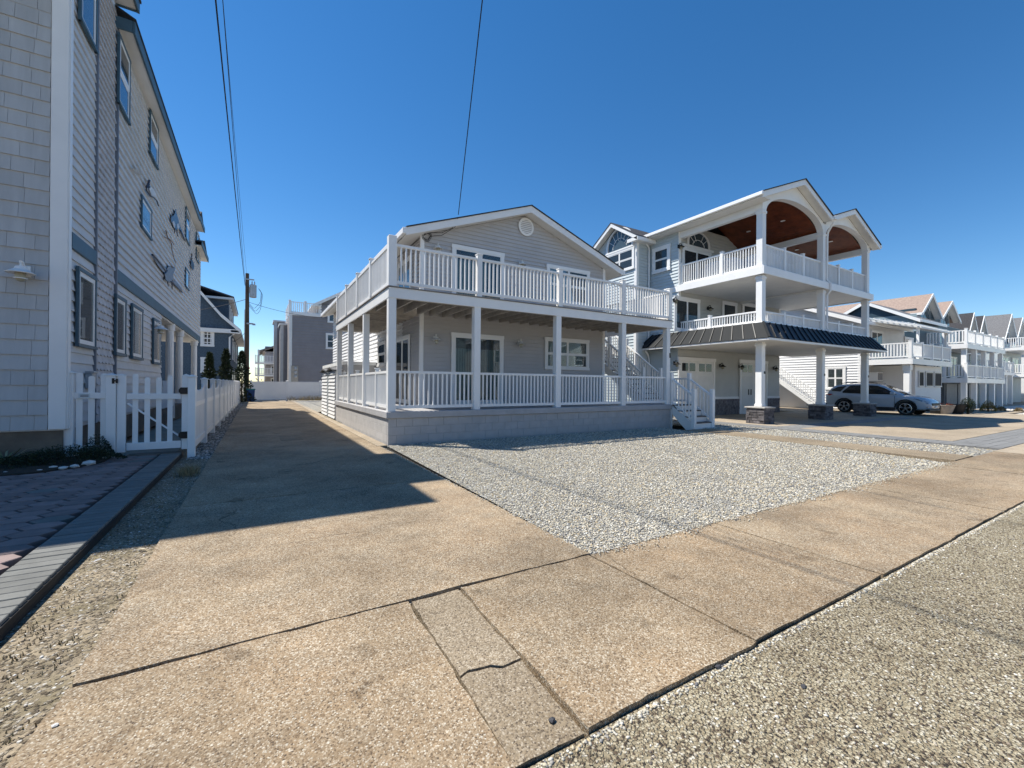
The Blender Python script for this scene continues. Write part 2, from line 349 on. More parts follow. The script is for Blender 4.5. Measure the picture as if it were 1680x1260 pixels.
# ================================================================== GROUND
def sheet(name, x0, y0, x1, y1, z, m, kind='structure'):
    o = MB().poly([(x0, y0, z), (x1, y0, z), (x1, y1, z), (x0, y1, z)], [(0, 1, 2, 3)]).build(name, m, recalc=False); o['kind'] = kind; return o
sheet('ground', -900, -900, 900, 900, -.14, ground_mat)
road = sheet('road', -300, -14, 300, 1.385, -.024, road_mat)
def jedge(p, q, amp, step=.06):
    p, q = Vector((*p, 0)), Vector((*q, 0)); L = (q-p).length; n = max(1, int(L/step)); d = (q-p)/L; nrm = Vector((-d.y, d.x, 0)); out = []; w_ = 0
    for i in range(n):
        w_ = .75*w_+random.gauss(0, amp); k = w_ if 0 < i else 0
        out.append(p+d*(L*i/n)+nrm*k)
    return out
def slab(name, pts, z0, z1, m, parent, amp=.0022, step=.06, tilt=0):
    e = []
    for i in range(len(pts)): e += jedge(pts[i], pts[(i+1) % len(pts)], amp, step)
    n = len(e); cx = sum(p.x for p in e)/n
    b = MB().poly([(p.x, p.y, z0) for p in e]+[(p.x, p.y, z1+tilt*(p.x-cx)) for p in e],
                  [list(range(n))[::-1], [n+i for i in range(n)]]+[(i, (i+1) % n, n+(i+1) % n, n+i) for i in range(n)])
    return b.build(name, m, parent)
def rect(x0, y0, x1, y1): return [(x0, y0), (x1, y0), (x1, y1), (x0, y1)]
def setting(name, loc): o = bpy.data.objects.new(name, None); _link(o, None, loc); o['kind'] = 'structure'; return o
walk = setting('sidewalk', (4, 2.1, -.1)); drive = setting('driveway', (.9, 12, -.1))
# joints run dark because the earth below shows in the gap
sheet('joint_earth', -6, 1.3, 120, 2.84, -.055, crack_mat); sheet('drive_earth', -.74, 2.84, 2.69, 39, -.055, crack_mat)
J = .0055
slab('slab', [(-1.02, 1.05), (.845, 1.05), (.865, 1.97), (.885, 2.822), (-.76, 2.818), (-.80, 2.2), (-.93, 1.7)], -.1, -.004, concrete, walk, .004)
slab('slab', [(.858, 1.40), (1.195, 1.392), (1.222, 1.930), (1.10, 1.922), (1.05, 1.962), (.93, 1.982), (.882, 1.960)], -.1, -.012, concrete_old, walk, .003)
slab('slab', [(.888, 1.975), (.94, 1.995), (1.06, 1.975), (1.11, 1.935), (1.226, 1.945), (1.245, 2.82), (.905, 2.81)], -.1, -.008, concrete_old, walk, .003)
xs = [1.262, 2.468, 4.20, 5.92, 7.65, 9.40, 11.15, 12.9, 14.6]
slab('slab', [(1.222, 1.395), (xs[1]-.014, 1.385), (xs[1]-.014, 2.818), (xs[0]+.004, 2.82)], -.1, -.001, concrete, walk, .0032)
for i in range(1, len(xs)-1):
    slab('slab', rect(xs[i]+(.012 if i == 1 else .006), 1.392+.01*(i % 2), xs[i+1]-.006, 2.822), -.1, -.004-.003*(i % 2), concrete, walk, .0026)
x = 14.61
while x < 70:
    slab('slab', rect(x, 1.40, x+1.69, 2.825), -.1, 0, concrete_far, walk, .002, .3); x += 1.7
ys = [2.836, 6.25, 10.15, 14.1, 18.5, 23.2, 28, 33, 38.8]
for i in range(len(ys)-1):
    slab('slab', rect(-.745, ys[i]+J, 2.487 if ys[i] < 10 else 2.42, ys[i+1]-J), -.1, .001*(i % 2), concrete, drive, .0028 if i < 2 else .001, .06 if i < 2 else .4)
    if i >= 2: slab('kerb_strip', rect(2.432, ys[i]+J, 2.66, ys[i+1]-J), -.1, .006, concrete_far, drive, .001, .4)
slab('patch', rect(.55, 12.2, 1.05, 13.3), 0, .006, concrete_old, drive, .002)
# gravel beds
G1 = [(2.50, 2.845), (11.6, 2.78), (12.02, 4.7), (12.15, 10.2), (12.15, 10.25), (2.72, 10.25), (2.66, 10.1)]
def flat(name, pts, z, m): o = MB().poly([(*p, z) for p in pts], [list(range(len(pts)))]).build(name, m, recalc=False); return struct(o)
flat('gravel_bed', G1, -.016, gravel_base)
flat('gravel_strip', [(13.25, 2.84), (15.1, 2.84), (15.45, 9.6), (14.9, 12), (13.4, 12)], -.016, gravel_base)
slab('walkway', rect(12.05, 2.85, 13.2, 9.2), -.1, .0, concrete_old, setting('front_walk', (12.6, 6, -.1)), .003)
flat('backyard_gravel', [(2.7, 24), (9, 24), (9, 40), (2.7, 40)], -.02, gravel_base)
# ---- pebbles: far too many to count
def inside(poly, x, y):
    c = np.zeros(len(x), bool); n = len(poly)
    for i in range(n):
        x0, y0 = poly[i]; x1, y1 = poly[i-1]
        if y0 == y1: continue
        c ^= ((y0 > y) != (y1 > y)) & (x < (x1-x0)*(y-y0)/(y1-y0)+x0)
    return c
t_ = (1+5**.5)/2
ICO_V = np.array([(-1, t_, 0), (1, t_, 0), (-1, -t_, 0), (1, -t_, 0), (0, -1, t_), (0, 1, t_), (0, -1, -t_), (0, 1, -t_), (t_, 0, -1), (t_, 0, 1), (-t_, 0, -1), (-t_, 0, 1)])/1.9
ICO_F = np.array([(0, 11, 5), (0, 5, 1), (0, 1, 7), (0, 7, 10), (0, 10, 11), (1, 5, 9), (5, 11, 4), (11, 10, 2), (10, 7, 6), (7, 1, 8), (3, 9, 4), (3, 4, 2), (3, 2, 6), (3, 6, 8), (3, 8, 9), (4, 9, 5), (2, 4, 11), (6, 2, 10), (8, 6, 7), (9, 8, 1)])
def pebbles(name, x, y, z, s, m, label=None, cat=None, flatz=.62, smooth=True):
    n = len(x); a = np.random.rand(n)*6.283; sx = s*np.random.uniform(.75, 1.35, n); sy = s*np.random.uniform(.65, 1.0, n); sz = s*np.random.uniform(.8, 1.1, n)*flatz
    V = np.repeat(ICO_V[None], n, 0)*np.random.uniform(.82, 1.16, (n, 12, 1))
    V[:, :, 0] *= sx[:, None]; V[:, :, 1] *= sy[:, None]; V[:, :, 2] *= sz[:, None]
    c, q = np.cos(a)[:, None], np.sin(a)[:, None]; X = V[:, :, 0]*c-V[:, :, 1]*q; Y = V[:, :, 0]*q+V[:, :, 1]*c
    V[:, :, 0] = X+np.asarray(x)[:, None]; V[:, :, 1] = Y+np.asarray(y)[:, None]; V[:, :, 2] += np.asarray(z+sz*.35)[:, None]
    Fc = (ICO_F[None]+(np.arange(n)*12)[:, None, None]).reshape(-1, 3)
    me = bpy.data.meshes.new(name); me.vertices.add(n*12); me.vertices.foreach_set('co', V.reshape(-1).astype(np.float32))
    me.loops.add(len(Fc)*3); me.loops.foreach_set('vertex_index', Fc.reshape(-1).astype(np.int32))
    me.polygons.add(len(Fc)); me.polygons.foreach_set('loop_start', np.arange(0, len(Fc)*3, 3, dtype=np.int32))
    if smooth: me.polygons.foreach_set('use_smooth', np.ones(len(Fc), bool))
    me.update(); me.validate(); me.materials.append(m)
    o = bpy.data.objects.new(name, me); _link(o, None, (0, 0, 0)); o['kind'] = 'stuff'
    if label: o['label'] = label; o['category'] = cat
    return o
def scatter(n, x0, y0, x1, y1): return np.random.uniform(x0, x1, n), np.random.uniform(y0, y1, n)
def spread(poly, dens, near=True):
    px_ = [p[0] for p in poly]; py_ = [p[1] for p in poly]; A = (max(px_)-min(px_))*(max(py_)-min(py_))
    x, y = scatter(int(A*dens), min(px_), min(py_), max(px_), max(py_)); k = inside(poly, x, y)
    if near:
        d = np.hypot(x, y); k &= np.random.rand(len(x)) < np.clip((4.4/d)**1.3, .2, 1)
    t = np.sin(x*1.9+np.sin(y*1.3)*1.5)*np.sin(y*2.3+x*.7); k &= (t > -.72) | (np.random.rand(len(x)) < .45)
    return x[k], y[k]
wob = lambda a, b: a+np.random.normal(0, b, len(a))
gx, gy = spread(G1, 2600); d_ = np.hypot(gx, gy)
pebbles('gravel', gx, gy, np.full(len(gx), -.014), np.clip(.0098*(d_/4.6)**.35, .009, .018)*np.random.uniform(.7, 1.35, len(gx)), pebble_mat, 'pale pea gravel covering the front yard before the porch', 'gravel')
gx, gy = spread([(13.2, 2.86), (15.1, 2.86), (15.4, 9.6), (15, 12), (13.3, 12)], 900)
pebbles('gravel', gx, gy, np.full(len(gx), -.014), np.random.uniform(.014, .024, len(gx)), pebble_mat, 'narrow band of pale gravel beside the concrete front walk', 'gravel')
# strays on the slabs beside the bed and the crumbling line of stones along the road edge
n = 1500; sx_ = np.random.uniform(2.5, 11.6, n); sy_ = 2.84-np.abs(np.random.normal(0, .055, n))*(.3+1.5*np.abs(np.sin(sx_*1.7+np.sin(sx_*4))))
n2 = 480; sy2 = np.random.uniform(2.9, 10.0, n2); sx2 = 2.50-np.abs(np.random.normal(0, .035, n2))
pebbles('stray_pebbles', np.r_[sx_, sx2], np.r_[sy_, sy2], np.full(n+n2, .001), np.random.uniform(.005, .011, n+n2), pebble_mat, 'loose pebbles strayed from the gravel onto the concrete slabs', 'pebbles')
n = 2100; ex = np.random.uniform(.6, 9.5, n); ey = 1.372-np.abs(np.random.normal(0, .016, n))
pebbles('edge_stones', ex, ey, np.full(n, -.024), np.random.uniform(.004, .0105, n), pebble_mat, 'pale crumbs of stone lining the road edge below the sidewalk', 'stones')
n = 380; jx = np.random.uniform(-.7, 2.5, n); jy = 2.829+np.random.normal(0, .007, n)
pebbles('joint_grit', jx, jy, np.full(n, -.03), np.random.uniform(.004, .009, n), pebble_mat, 'grit caught in the joint between drive and sidewalk', 'grit')
n = 1300; rx, ry = scatter(n, 1.0, .45, 6.5, 1.36)
pebbles('road_chips', rx, ry, np.full(n, -.025), np.random.uniform(.003, .009, n), island_mat('road_chip', [(0, (.05, .045, .05)), (.3, (.25, .2, .15)), (.7, (.5, .45, .36)), (1, (.72, .7, .64))]), 'loose stone chips lying on the worn road', 'chips')
def stone(x, y, z, s, m, label, name='stone', cat='stone', group=None, parent=None, fz=.6):
    b = MB(); rnd = random.Random(int(x*1000+y*77))
    vs = [Vector(v)*s*rnd.uniform(.8, 1.2) for v in ICO_V]
    b.poly([(x+v.x*1.25, y+v.y, z+s*fz*.8+v.z*fz) for v in vs], ICO_F.tolist()); o = b.build(name, m, parent, bevel=0)
    if label: tag(o, label, cat, group)
    return o
dk = mat('dark_stone', (.05, .05, .055), .6, .3, 20); wh = mat('white_stone', (.62, .60, .56), .7, .15, 15)
p = gp(906, 1180); stone(p.x, p.y, -.012, .016, dk, 'small dark stone lying on the cracked brown slab', 'pebble')
p = gp(1318, 1127, -.024); stone(p.x, p.y, -.026, .014, dk, 'black pebble lying alone on the worn road')
p = gp(1178, 1096, -.024); stone(p.x, p.y, -.026, .017, dk, 'dark stone wedged in the gap between road and sidewalk')
p = gp(91, 1190); stone(p.x, p.y, -.004, .011, wh, 'tiny white stone on the tan apron slab')
def leafcard(x, y, z, L, W, a, m, label, name):
    b = MB(); d = Vector((math.cos(a), math.sin(a), 0)); s = Vector((-d.y, d.x, 0)); c = Vector((x, y, z)); e = Vector((0, 0, 1))
    b.poly([c-d*L/2, c-d*L*.15+s*W/2+e*.006, c+d*L*.25+s*W*.4+e*.008, c+d*L/2+e*.003, c+d*L*.25-s*W*.4+e*.004, c-d*L*.15-s*W/2+e*.004, c+e*.001, c+d*L*.2+e*.002],
           [(0, 1, 6), (1, 2, 7, 6), (2, 3, 7), (3, 4, 7), (4, 5, 6, 7), (5, 0, 6)])
    o = b.build(name, m, None, recalc=False); return tag(o, label, 'leaf')
leafm = mat('dry_leaf', (.42, .36, .26), .8, .2, 20)
p = gp(160, 921, -.02); leafcard(p.x, p.y, -.012, .07, .022, .9, mat('pale_scrap', (.6, .58, .55), .8, .1, 20), 'pale scrap lying on the dirt strip by the pavers', 'paper_scrap')
p = gp(232, 902, -.02); leafcard(p.x, p.y, -.012, .11, .025, 2.4, leafm, 'dry curled leaf lying on the shaded dirt strip', 'dry_leaf')
p = gp(966, 842); leafcard(p.x, p.y, .002, .03, .02, .4, dk, 'dark leaf lying on the second sidewalk slab past the crack', 'dead_leaf')

# ---- dirt strip between pavers and drive
flat('dirt_strip', [(-9, .6), (-.9, .6), (-.72, 2.9), (-.735, 40), (-1.45, 40), (-1.45, 3.0), (-2.2, 2.4), (-9, 2.4)], -.03, dirt)
n = 2600; dx, dy = scatter(n, -1.2, 2.4, -.73, 10.4)
k = (dx < -.735); pebbles('dirt_crumbs', dx[k], dy[k], np.full(k.sum(), -.032), np.random.uniform(.003, .010, k.sum()), island_mat('dirt_crumb', [(0, (.06, .045, .03)), (.4, (.24, .18, .12)), (.8, (.42, .36, .27)), (1, (.7, .68, .64))]), 'crumbs of sandy soil and shell on the dirt strip', 'soil')
n = 3800; dx = np.random.uniform(-1.12, -.74, n); dy = 10.2+np.random.rand(n)**1.6*26
pebbles('pebble_strip', dx, dy, np.full(n, -.03), np.random.uniform(.012, .030, n), island_mat('mixed_pebble', [(0, (.07, .065, .065)), (.4, (.22, .19, .16)), (.75, (.36, .32, .27)), (1, (.6, .58, .54))]), 'mixed dark pebbles along the foot of the long white fence', 'pebbles')
def blades(name, pts, h, m, label, cat, spreadr=.02, lean=.5, wd=.004, stuff=True):
    b = MB()
    for x, y, z in pts:
        a = random.uniform(0, 6.28); L = h*random.uniform(.5, 1.2); ln = random.uniform(.1, lean)*L; q = random.uniform(0, 6.28)
        s = Vector((math.cos(q), math.sin(q), 0))*wd; p0 = Vector((x, y, z)); d = Vector((math.cos(a), math.sin(a), 0))*ln
        p1 = p0+d*.4+Vector((0, 0, L*.6)); p2 = p0+d+Vector((0, 0, L*.95))
        b.poly([p0-s, p0+s, p1+s*.7, p1-s*.7, p2], [(0, 1, 2, 3), (3, 2, 4)])
    o = b.build(name, m, None, recalc=False); o['label'] = label; o['category'] = cat
    if stuff: o['kind'] = 'stuff'
    return o
strawm = island_mat('straw', [(0, (.14, .11, .05)), (.4, (.28, .21, .11)), (.8, (.42, .33, .19)), (1, (.22, .21, .09))], .9)
pts = []
for i in range(70):
    cx_, cy_ = random.uniform(-1.18, -.76), 2.5+random.random()**1.3*8
    for j in range(10): pts.append((min(-.74, cx_+random.gauss(0, .03)), cy_+random.gauss(0, .03), -.032))
blades('dry_grass', pts, .022, strawm, 'sparse dry grass growing on the sandy dirt strip', 'grass')
p = gp(308, 778, -.02)
blades('dry_weed_tuft', [(p.x+random.gauss(0, .07), p.y+random.gauss(0, .12), -.03) for i in range(260)], .16, strawm, 'brown dry weed tuft at the foot of the gate post', 'weed', lean=1.1, stuff=False)
pts = [(random.uniform(2.55, 2.72), random.uniform(16.5, 22), -.02) for i in range(500)]
blades('moss_grass', pts, .05, island_mat('green_weed', [(0, (.08, .10, .02)), (1, (.22, .22, .06))]), 'green weeds in the joint beside the small shed', 'weeds')

# ================================================================== PAVERS
pav = setting('paver_walk', (-2.2, 7, -.1))
struct(sheet('paver_bed', -9, 2.45, -1.235, 10.62, .0, crack_mat))
y = 2.42
MB().box((-1.268, 2.42, -.1), (-1.236, 10.62, .046)).build('edge_shadow_strip', mat('edge_shadow_black', (.02, .02, .02), .8), pav)  # black strip stands in for the shadow along the raised paver edge
while y < 10.5:
    w_ = .118; pbox('border_paver', (-1.40, y+w_/2, -.02), (.305, w_-.011, .09+random.uniform(-.002, .002)), paver_grey, pav, .004); y += w_
def proj(x, y, z):
    q = Vector((x, y, z-H)); d = q.dot(FW); return (CX+F*q.dot(RT)/d, CY-F*q.dot(UP)/d) if d > .1 else (-999, 0)
W_, H_, P_ = .36, .235, .085
hexm = {}
def hexmesh(k):
    if k not in hexm:
        g_ = .012; w2, h2 = W_/2-g_, H_/2-g_*.55; pr = random.Random(k).uniform(-.01, .01)
        pts = [(-w2, 0), (-w2+P_, h2), (w2-P_, h2), (w2, 0), (w2-P_, -h2), (-w2+P_, -h2)]
        b = MB().prism(pts, lambda p, q, t: Vector((p, q, t)), 0, .085)
        me = bpy.data.meshes.new('paver'); me.from_pydata(b.v, [], b.f)
        bm = bmesh.new(); bm.from_mesh(me); bmesh.ops.recalc_face_normals(bm, faces=bm.faces)
        bmesh.ops.bevel(bm, geom=[e for e in bm.edges if all(v.co.z > .08 for v in e.verts)], offset=.005, segments=1, affect='EDGES'); bm.to_mesh(me); bm.free()
        me.materials.append(paver_red if k < 4 else paver_grey); hexm[k] = me
    return hexm[k]
rest = MB(); cnt = 0; ci = 0; xx = -1.565-W_/2
while xx > -8.5:
    yy = 2.55+(H_/2 if ci % 2 else 0)
    while yy < 10.55:
        u, v = proj(xx, yy, .07)
        if u > -30 and cnt < 300:
            o = bpy.data.objects.new('paver', hexmesh(random.choice((0, 1, 2, 3, 3, 4)))); _link(o, pav, (xx, yy, -.02+random.uniform(-.002, .002))); cnt += 1
        elif yy < 9.0 or xx > -2.1:
            w2, h2 = W_/2-.006, H_/2-.004
            rest.prism([(-w2, 0), (-w2+P_, h2), (w2-P_, h2), (w2, 0), (w2-P_, -h2), (-w2+P_, -h2)], lambda p, q, t: Vector((xx+p, yy+q, t)), -.02, .064)
        yy += H_
    xx -= (W_-P_); ci += 1
if rest.v: rest.build('outer_pavers', paver_red, pav, stuff=True)
box('gate_step', (-2.05, 10.5, -.1), (-1.24, 10.72, .085), foundation, pav)

# ---- planting bed by the shingled wall
zb = .10
bed_line = [gp(*q, .07) for q in ((-160, 792), (-60, 786), (0, 781), (60, 776), (110, 769), (150, 763), (172, 757), (186, 748), (196, 742))]
bp = [(q.x, q.y) for q in bed_line]+[(-2.1, 10.5), (-8, 10.5)]
b = MB(); n = len(bp); cxy = (-3.2, 10.0)
b.poly([(q[0], q[1], .0) for q in bp]+[(q[0], q[1], .085) for q in bp]+[(cxy[0], cxy[1], .16)], [(i, (i+1) % n, n+(i+1) % n, n+i) for i in range(n)]+[(n+i, n+(i+1) % n, 2*n) for i in range(n)])
struct(b.build('planting_bed', soil))
for i, (u, v, s, lab) in enumerate([(146, 762, .075, 'biggest rounded white stone on the planting bed edge'), (123, 766, .05, 'flat cream stone touching the biggest edging stone'), (105, 769, .045, 'second small white stone along from the biggest edging stone'), (87, 768, .045, 'bright white stone midway along the planting bed edge'), (33, 772, .035, 'grey-white stone farther along the bed edge toward the yucca'), (172, 752, .035, 'small pale stone on the bed edge closest to the gate'), (66, 772, .03, 'little white stone just past the middle of the bed edge'), (9, 776, .03, 'little edging stone closest to the spiky yucca')]):
    p = gp(u, v, .08); stone(p.x, p.y-.02, .075, s, wh, lab, 'edging_stone', 'stone', 'edging stones along the planting bed')
def leaf_cloud(name, c, rx, ry, rz, n, size, m, parent, shape='dome', rnd=None, gaps=.0):
    """many small leaf faces through a volume"""
    rnd = rnd or random.Random(hash(name) % 1000); b = MB(); c = Vector(c)
    lob = [(rnd.uniform(0, 6.28), rnd.uniform(.55, 1.0)) for _ in range(9)]
    for i in range(n):
        a = rnd.uniform(0, 6.283); t = rnd.random(); k = min(lob, key=lambda q: abs((q[0]-a+3.14) % 6.28-3.14))[1]
        if shape == 'cone':
            r = (1-t)**.8*(.25+.75*math.sqrt(rnd.random()))*(.75+.35*math.sin(t*23+a*2))*(.8+.3*k); z = t
        elif shape == 'ball':
            ph = math.acos(rnd.uniform(-1, 1)); rr = rnd.random()**.4*(.75+.3*k); r = math.sin(ph)*rr; z = .5+.5*math.cos(ph)*rr
        else:
            r = math.sqrt(rnd.random())*(.7+.35*k); z = max(0, (1-r*r))*rnd.uniform(.4, 1.05)*(.7+.4*k)
        p = c+Vector((math.cos(a)*r*rx, math.sin(a)*r*ry, z*rz)); d = Vector((math.cos(a)+rnd.gauss(0, .5), math.sin(a)+rnd.gauss(0, .5), rnd.gauss(.35, .5))).normalized()
        s = d.cross(Vector((rnd.gauss(0, 1), rnd.gauss(0, 1), rnd.gauss(0, 1)))).normalized(); L = size*rnd.uniform(.6, 1.4)
        b.poly([p-s*L*.28, p+d*L*.5-s*L*.1, p+d*L, p+d*L*.5+s*L*.3], [(0, 1, 2, 3)])
    return b.build(name, m, parent, recalc=False)
leaf_dark = island_mat('dark_evergreen', [(0, (.006, .014, .006)), (.5, (.015, .032, .011)), (1, (.034, .055, .018))], .8)
leaf_gold = island_mat('golden_evergreen', [(0, (.10, .075, .012)), (.5, (.25, .17, .03)), (1, (.38, .27, .06))], .8)
def bush(name, c, rx, ry, rz, n, size, m, label, cat='shrub', shape='dome', group=None, stem=.02):
    t = thing(name, c, label, cat, group); c = Vector(c); rnd = random.Random(int(abs(c.x*37+c.y*91)))
    MB().tube([c+Vector((0, 0, -.02)), c+Vector((0, 0, rz*.8))], stem, 6, stem*.3).build('trunk', pole_mat, t)
    leaf_cloud('crown', c, rx, ry, rz, n, size, m, t, shape, rnd); return t
bush('creeping_juniper', (-2.75, 10.02, .11), .75, .40, .24, 5000, .034, leaf_dark, 'low dark juniper spreading in front of the white picket section', stem=.012)
bush('juniper_shrub', (-2.42, 10.38, .11), .22, .17, .36, 1500, .034, leaf_dark, 'small upright juniper clump against the fence pickets', stem=.012)
bush('ground_juniper', (-3.8, 9.85, .11), .95, .50, .15, 5000, .034, leaf_dark, 'flat dark ground juniper below the grey shingled wall', stem=.012)
p = aY(8, 715, 10.12)
t = thing('yucca_plant', (p.x, p.y, .12), 'spiky pale yucca beside the house foundation', 'plant'); b = MB()
for i in range(26):
    a = random.uniform(0, 6.28); L = random.uniform(.25, .5); d = Vector((math.cos(a), math.sin(a), 0)); s = Vector((-d.y, d.x, 0))*.012; o_ = Vector((p.x, p.y, .12)); up_ = random.uniform(.35, 1.1)
    b.poly([o_-s, o_+s, o_+d*L*.5+Vector((0, 0, L*.5*up_))+s, o_+d*L*.5+Vector((0, 0, L*.5*up_))-s, o_+d*L+Vector((0, 0, L*.55*up_))], [(0, 1, 2, 3), (3, 2, 4)])
b.build('leaves', island_mat('yucca_leaf', [(0, (.05, .07, .02)), (.6, (.14, .15, .06)), (1, (.36, .33, .2))]), t, recalc=False)

# ================================================================== LEFT HOUSE
XL, YL, YA1, YS, ZE = -2.83, 10.38, 11.88, 13.36, 9.69
XL1 = XL2 = XL
LH = thing('shingled_house', (-6, 18, 0), 'three storey grey shingled house with slate blue trim beside the white gate', 'house')
box('foundation', (-9, YL+.06, 0), (XL-.06, 19.1, .62), foundation, LH)
fw_ = MB().box((-9, YL+.03, .60), (XL-.03, YS, 10.2)).build('front_wall', left_siding, LH)
side = MB().box((-9, YS+.001, .60), (XL-.03, 19.1, 3.85)).box((-9, YS+.001, 3.85), (XL-.031, 30.8, ZE+.02)).build('side_wall', left_siding, LH)
ex = .255; zz = .62; row = 0; far = MB(); zmax = 10.1
T = face('-Y', YL+.03)
shm = {}
while zz < zmax:
    first = True; xx = XL-.235
    while xx > -8.9:
        wd = random.choice((.22, .28, .33, .40, .46)); wd = wd*(.5+random.random()*.4) if first else wd; first = False
        if xx > -4.75 and zz < 7.6:
            k = (round(wd, 2))
            if k not in shm:
                w2 = k-.004; b = MB(); b.poly([(-w2, 0, 0), (0, 0, 0), (0, -.030, 0), (-w2, -.030, 0), (-w2, 0, ex*1.02), (0, 0, ex*1.02), (0, -.004, ex*1.02), (-w2, -.004, ex*1.02)], [(0, 3, 2, 1), (4, 5, 6, 7), (0, 1, 5, 4), (1, 2, 6, 5), (2, 3, 7, 6), (3, 0, 4, 7)])
                me = bpy.data.meshes.new('shingle'); me.from_pydata(b.v, [], b.f); me.materials.append(shingle_grey); shm[k] = me
            o = bpy.data.objects.new('shingle', shm[k]); _link(o, fw_, (xx, YL+.03, zz)); wd = k
        else: far.box((xx-wd+.006, 0, zz), (xx, .014, zz+ex*.99), T)
        xx -= wd
    zz += ex; row += 1
far.build('upper_shingles', shingle_grey, fw_, stuff=True)
box('corner_board', (XL-.22, YL-.012, .62), (XL-.002, YL+.03, 10.1), white, LH, .006); box('corner_board', (XL-.03, YL+.031, .62), (XL+.012, YL+.15, 10.1), white, LH, .006)
exl = .185
siding(fw_, '+X', XL-.03, YL+.15, YA1-.02, .68, 10.1, exl, left_siding, each=True, proud=.034)
siding(side, '+X', XL-.03, YS+.07, 19.1, .66, 3.80, exl, left_siding, each=True, proud=.034)
siding(side, '+X', XL-.03, YS+.07, 30.8, 4.10, ZE, .205, left_siding, each=True, proud=.055)
box('storey_band', (XL-.03, YL+.15, 3.82), (XL+.022, YA1-.03, 4.10), blue_trim, LH, .004); box('storey_band', (XL-.03, YS+.05, 3.80), (XL+.022, 30.8, 4.10), blue_trim, LH, .004)
# scalloped shingle strip between two thin boards
zz = .60; row = 0; ns = 6; w3 = (YS-YA1-.06)/ns; hs_ = .155
bs = MB(); pts = [(-w3*.49, hs_*1.08), (-w3*.49, .05), (-w3*.32, .014), (0, 0), (w3*.32, .014), (w3*.49, .05), (w3*.49, hs_*1.08)]; n = len(pts)
bs.poly([(0, p, q) for p, q in pts]+[(.040-.034*q/hs_, p, q) for p, q in pts], [list(range(n)), [n+i for i in range(n)][::-1]]+[(i, n+i, n+(i+1) % n, (i+1) % n) for i in range(n)])
sme = bpy.data.meshes.new('scale_shingle'); sme.from_pydata(bs.v, [], bs.f); sme.materials.append(scale_mat)
rest_ = MB()
while zz < 10.0:
    for k in range(ns+(1 if row % 2 else 0)):
        yy = YA1+.03+w3*(k+.5)-(w3/2 if row % 2 else 0)
        if zz < 7.4:
            if yy < YA1+.07 or yy > YS-.07: continue
            o = bpy.data.objects.new('scale_shingle', sme); _link(o, fw_, (XL-.029, yy, zz))
        elif YA1+.07 < yy < YS-.07: rest_.poly([(XL-.029+v[0], yy+v[1], zz+v[2]) for v in bs.v], bs.f)
    zz += hs_; row += 1
rest_.build('upper_scales', scale_mat, fw_, stuff=True)
gtm = mat('grey_trim', (.17, .19, .23), .6)
box('trim_board', (XL-.03, YA1-.03, .6), (XL+.024, YA1+.03, 10.1), gtm, LH); box('trim_board', (XL-.03, YS-.03, .6), (XL+.024, YS+.05, ZE+.2), gtm, LH)
# windows on the alley side
def lwin(X, u0, v0, u1, v1, trim=.058, **k):
    a, c = aX(u0, (v0+v1)/2, X), aX(u1, (v0+v1)/2, X); um = (u0+u1)/2
    z1_, z0_ = aX(um, v0, X).z, aX(um, v1, X).z
    return window(LH, '+X', X-.01, a.y, c.y, z0_, z1_, trim, blue_trim, sw=.085, back=k.pop('back', None), **k)
lwin(XL1, 122.5, 446, 153, 571, gm=glass, style='fixed', back=blind_teal); lwin(XL1, 127, -85, 155, 60, gm=glass_blue, style='fixed')
for q in ((186, 487, 203, 584), (213.5, 503, 231, 590), (249, 525, 261.5, 598)): lwin(XL2, *q, trim=.07, gm=glass, style='fixed', back=blind_teal)
lwin(XL2, 191, 75, 210, 187, gm=glass_dark); lwin(XL2, 243.5, 195, 257, 265, gm=glass_dark); lwin(XL2, 229.5, 332, 246, 384, gm=glass_blue, style='fixed')
lwin(XL2, 303.5, 345, 309.5, 398, gm=glass_dark); lwin(XL2, 303, 443, 308.5, 474, gm=glass_blue, style='fixed'); lwin(XL2, 321, 385, 325, 430, gm=glass_dark)
# eaves and roofs
XE = -2.53
box('soffit', (XL-.02, YS-.06, ZE), (XE-.02, 27.0, ZE+.03), soffit, LH)
box('fascia', (XE-.02, YS-.09, ZE-.03), (XE+.025, 27.0, ZE+.25), blue_trim, LH, .006); box('fascia', (XL-.03, YS-.11, ZE-.03), (XE-.022, YS-.06, ZE+.24), blue_trim, LH, .006)
MB().poly([(XE+.05, YS-.14, ZE+.255), (XE+.05, 27.05, ZE+.255), (-6, 27.05, ZE+2.0), (-6, YS-.14, ZE+2.0), (XE+.05, YS-.14, ZE+.28), (XE+.05, 27.05, ZE+.28), (-6, 27.05, ZE+2.03), (-6, YS-.14, ZE+2.03)], [(0, 1, 2, 3), (4, 7, 6, 5), (0, 4, 5, 1), (1, 5, 6, 2), (2, 6, 7, 3), (3, 7, 4, 0)]).build('roof', roof_dark, LH)
box('dormer_soffit', (-4.6, 11.15, ZE+.85), (XE-.04, 13.75, ZE+.9), soffit, LH); box('dormer_wall', (-4.6, 11.3, ZE+.3), (-2.95, 13.6, ZE+.85), left_siding, LH); box('dormer_roof', (-4.6, 11.05, ZE+1.1), (XE+.03, 13.85, ZE+1.16), roof_dark, LH)
box('dormer_fascia', (XE-.04, 11.1, ZE+.82), (XE+.005, 13.82, ZE+1.1), blue_trim, LH, .006); box('dormer_fascia', (-4.6, 13.75, ZE+.82), (XE-.04, 13.80, ZE+1.1), blue_trim, LH)
box('front_roof', (-9, 9.4, 9.45), (XE, 11.0, 9.65), soffit, LH)
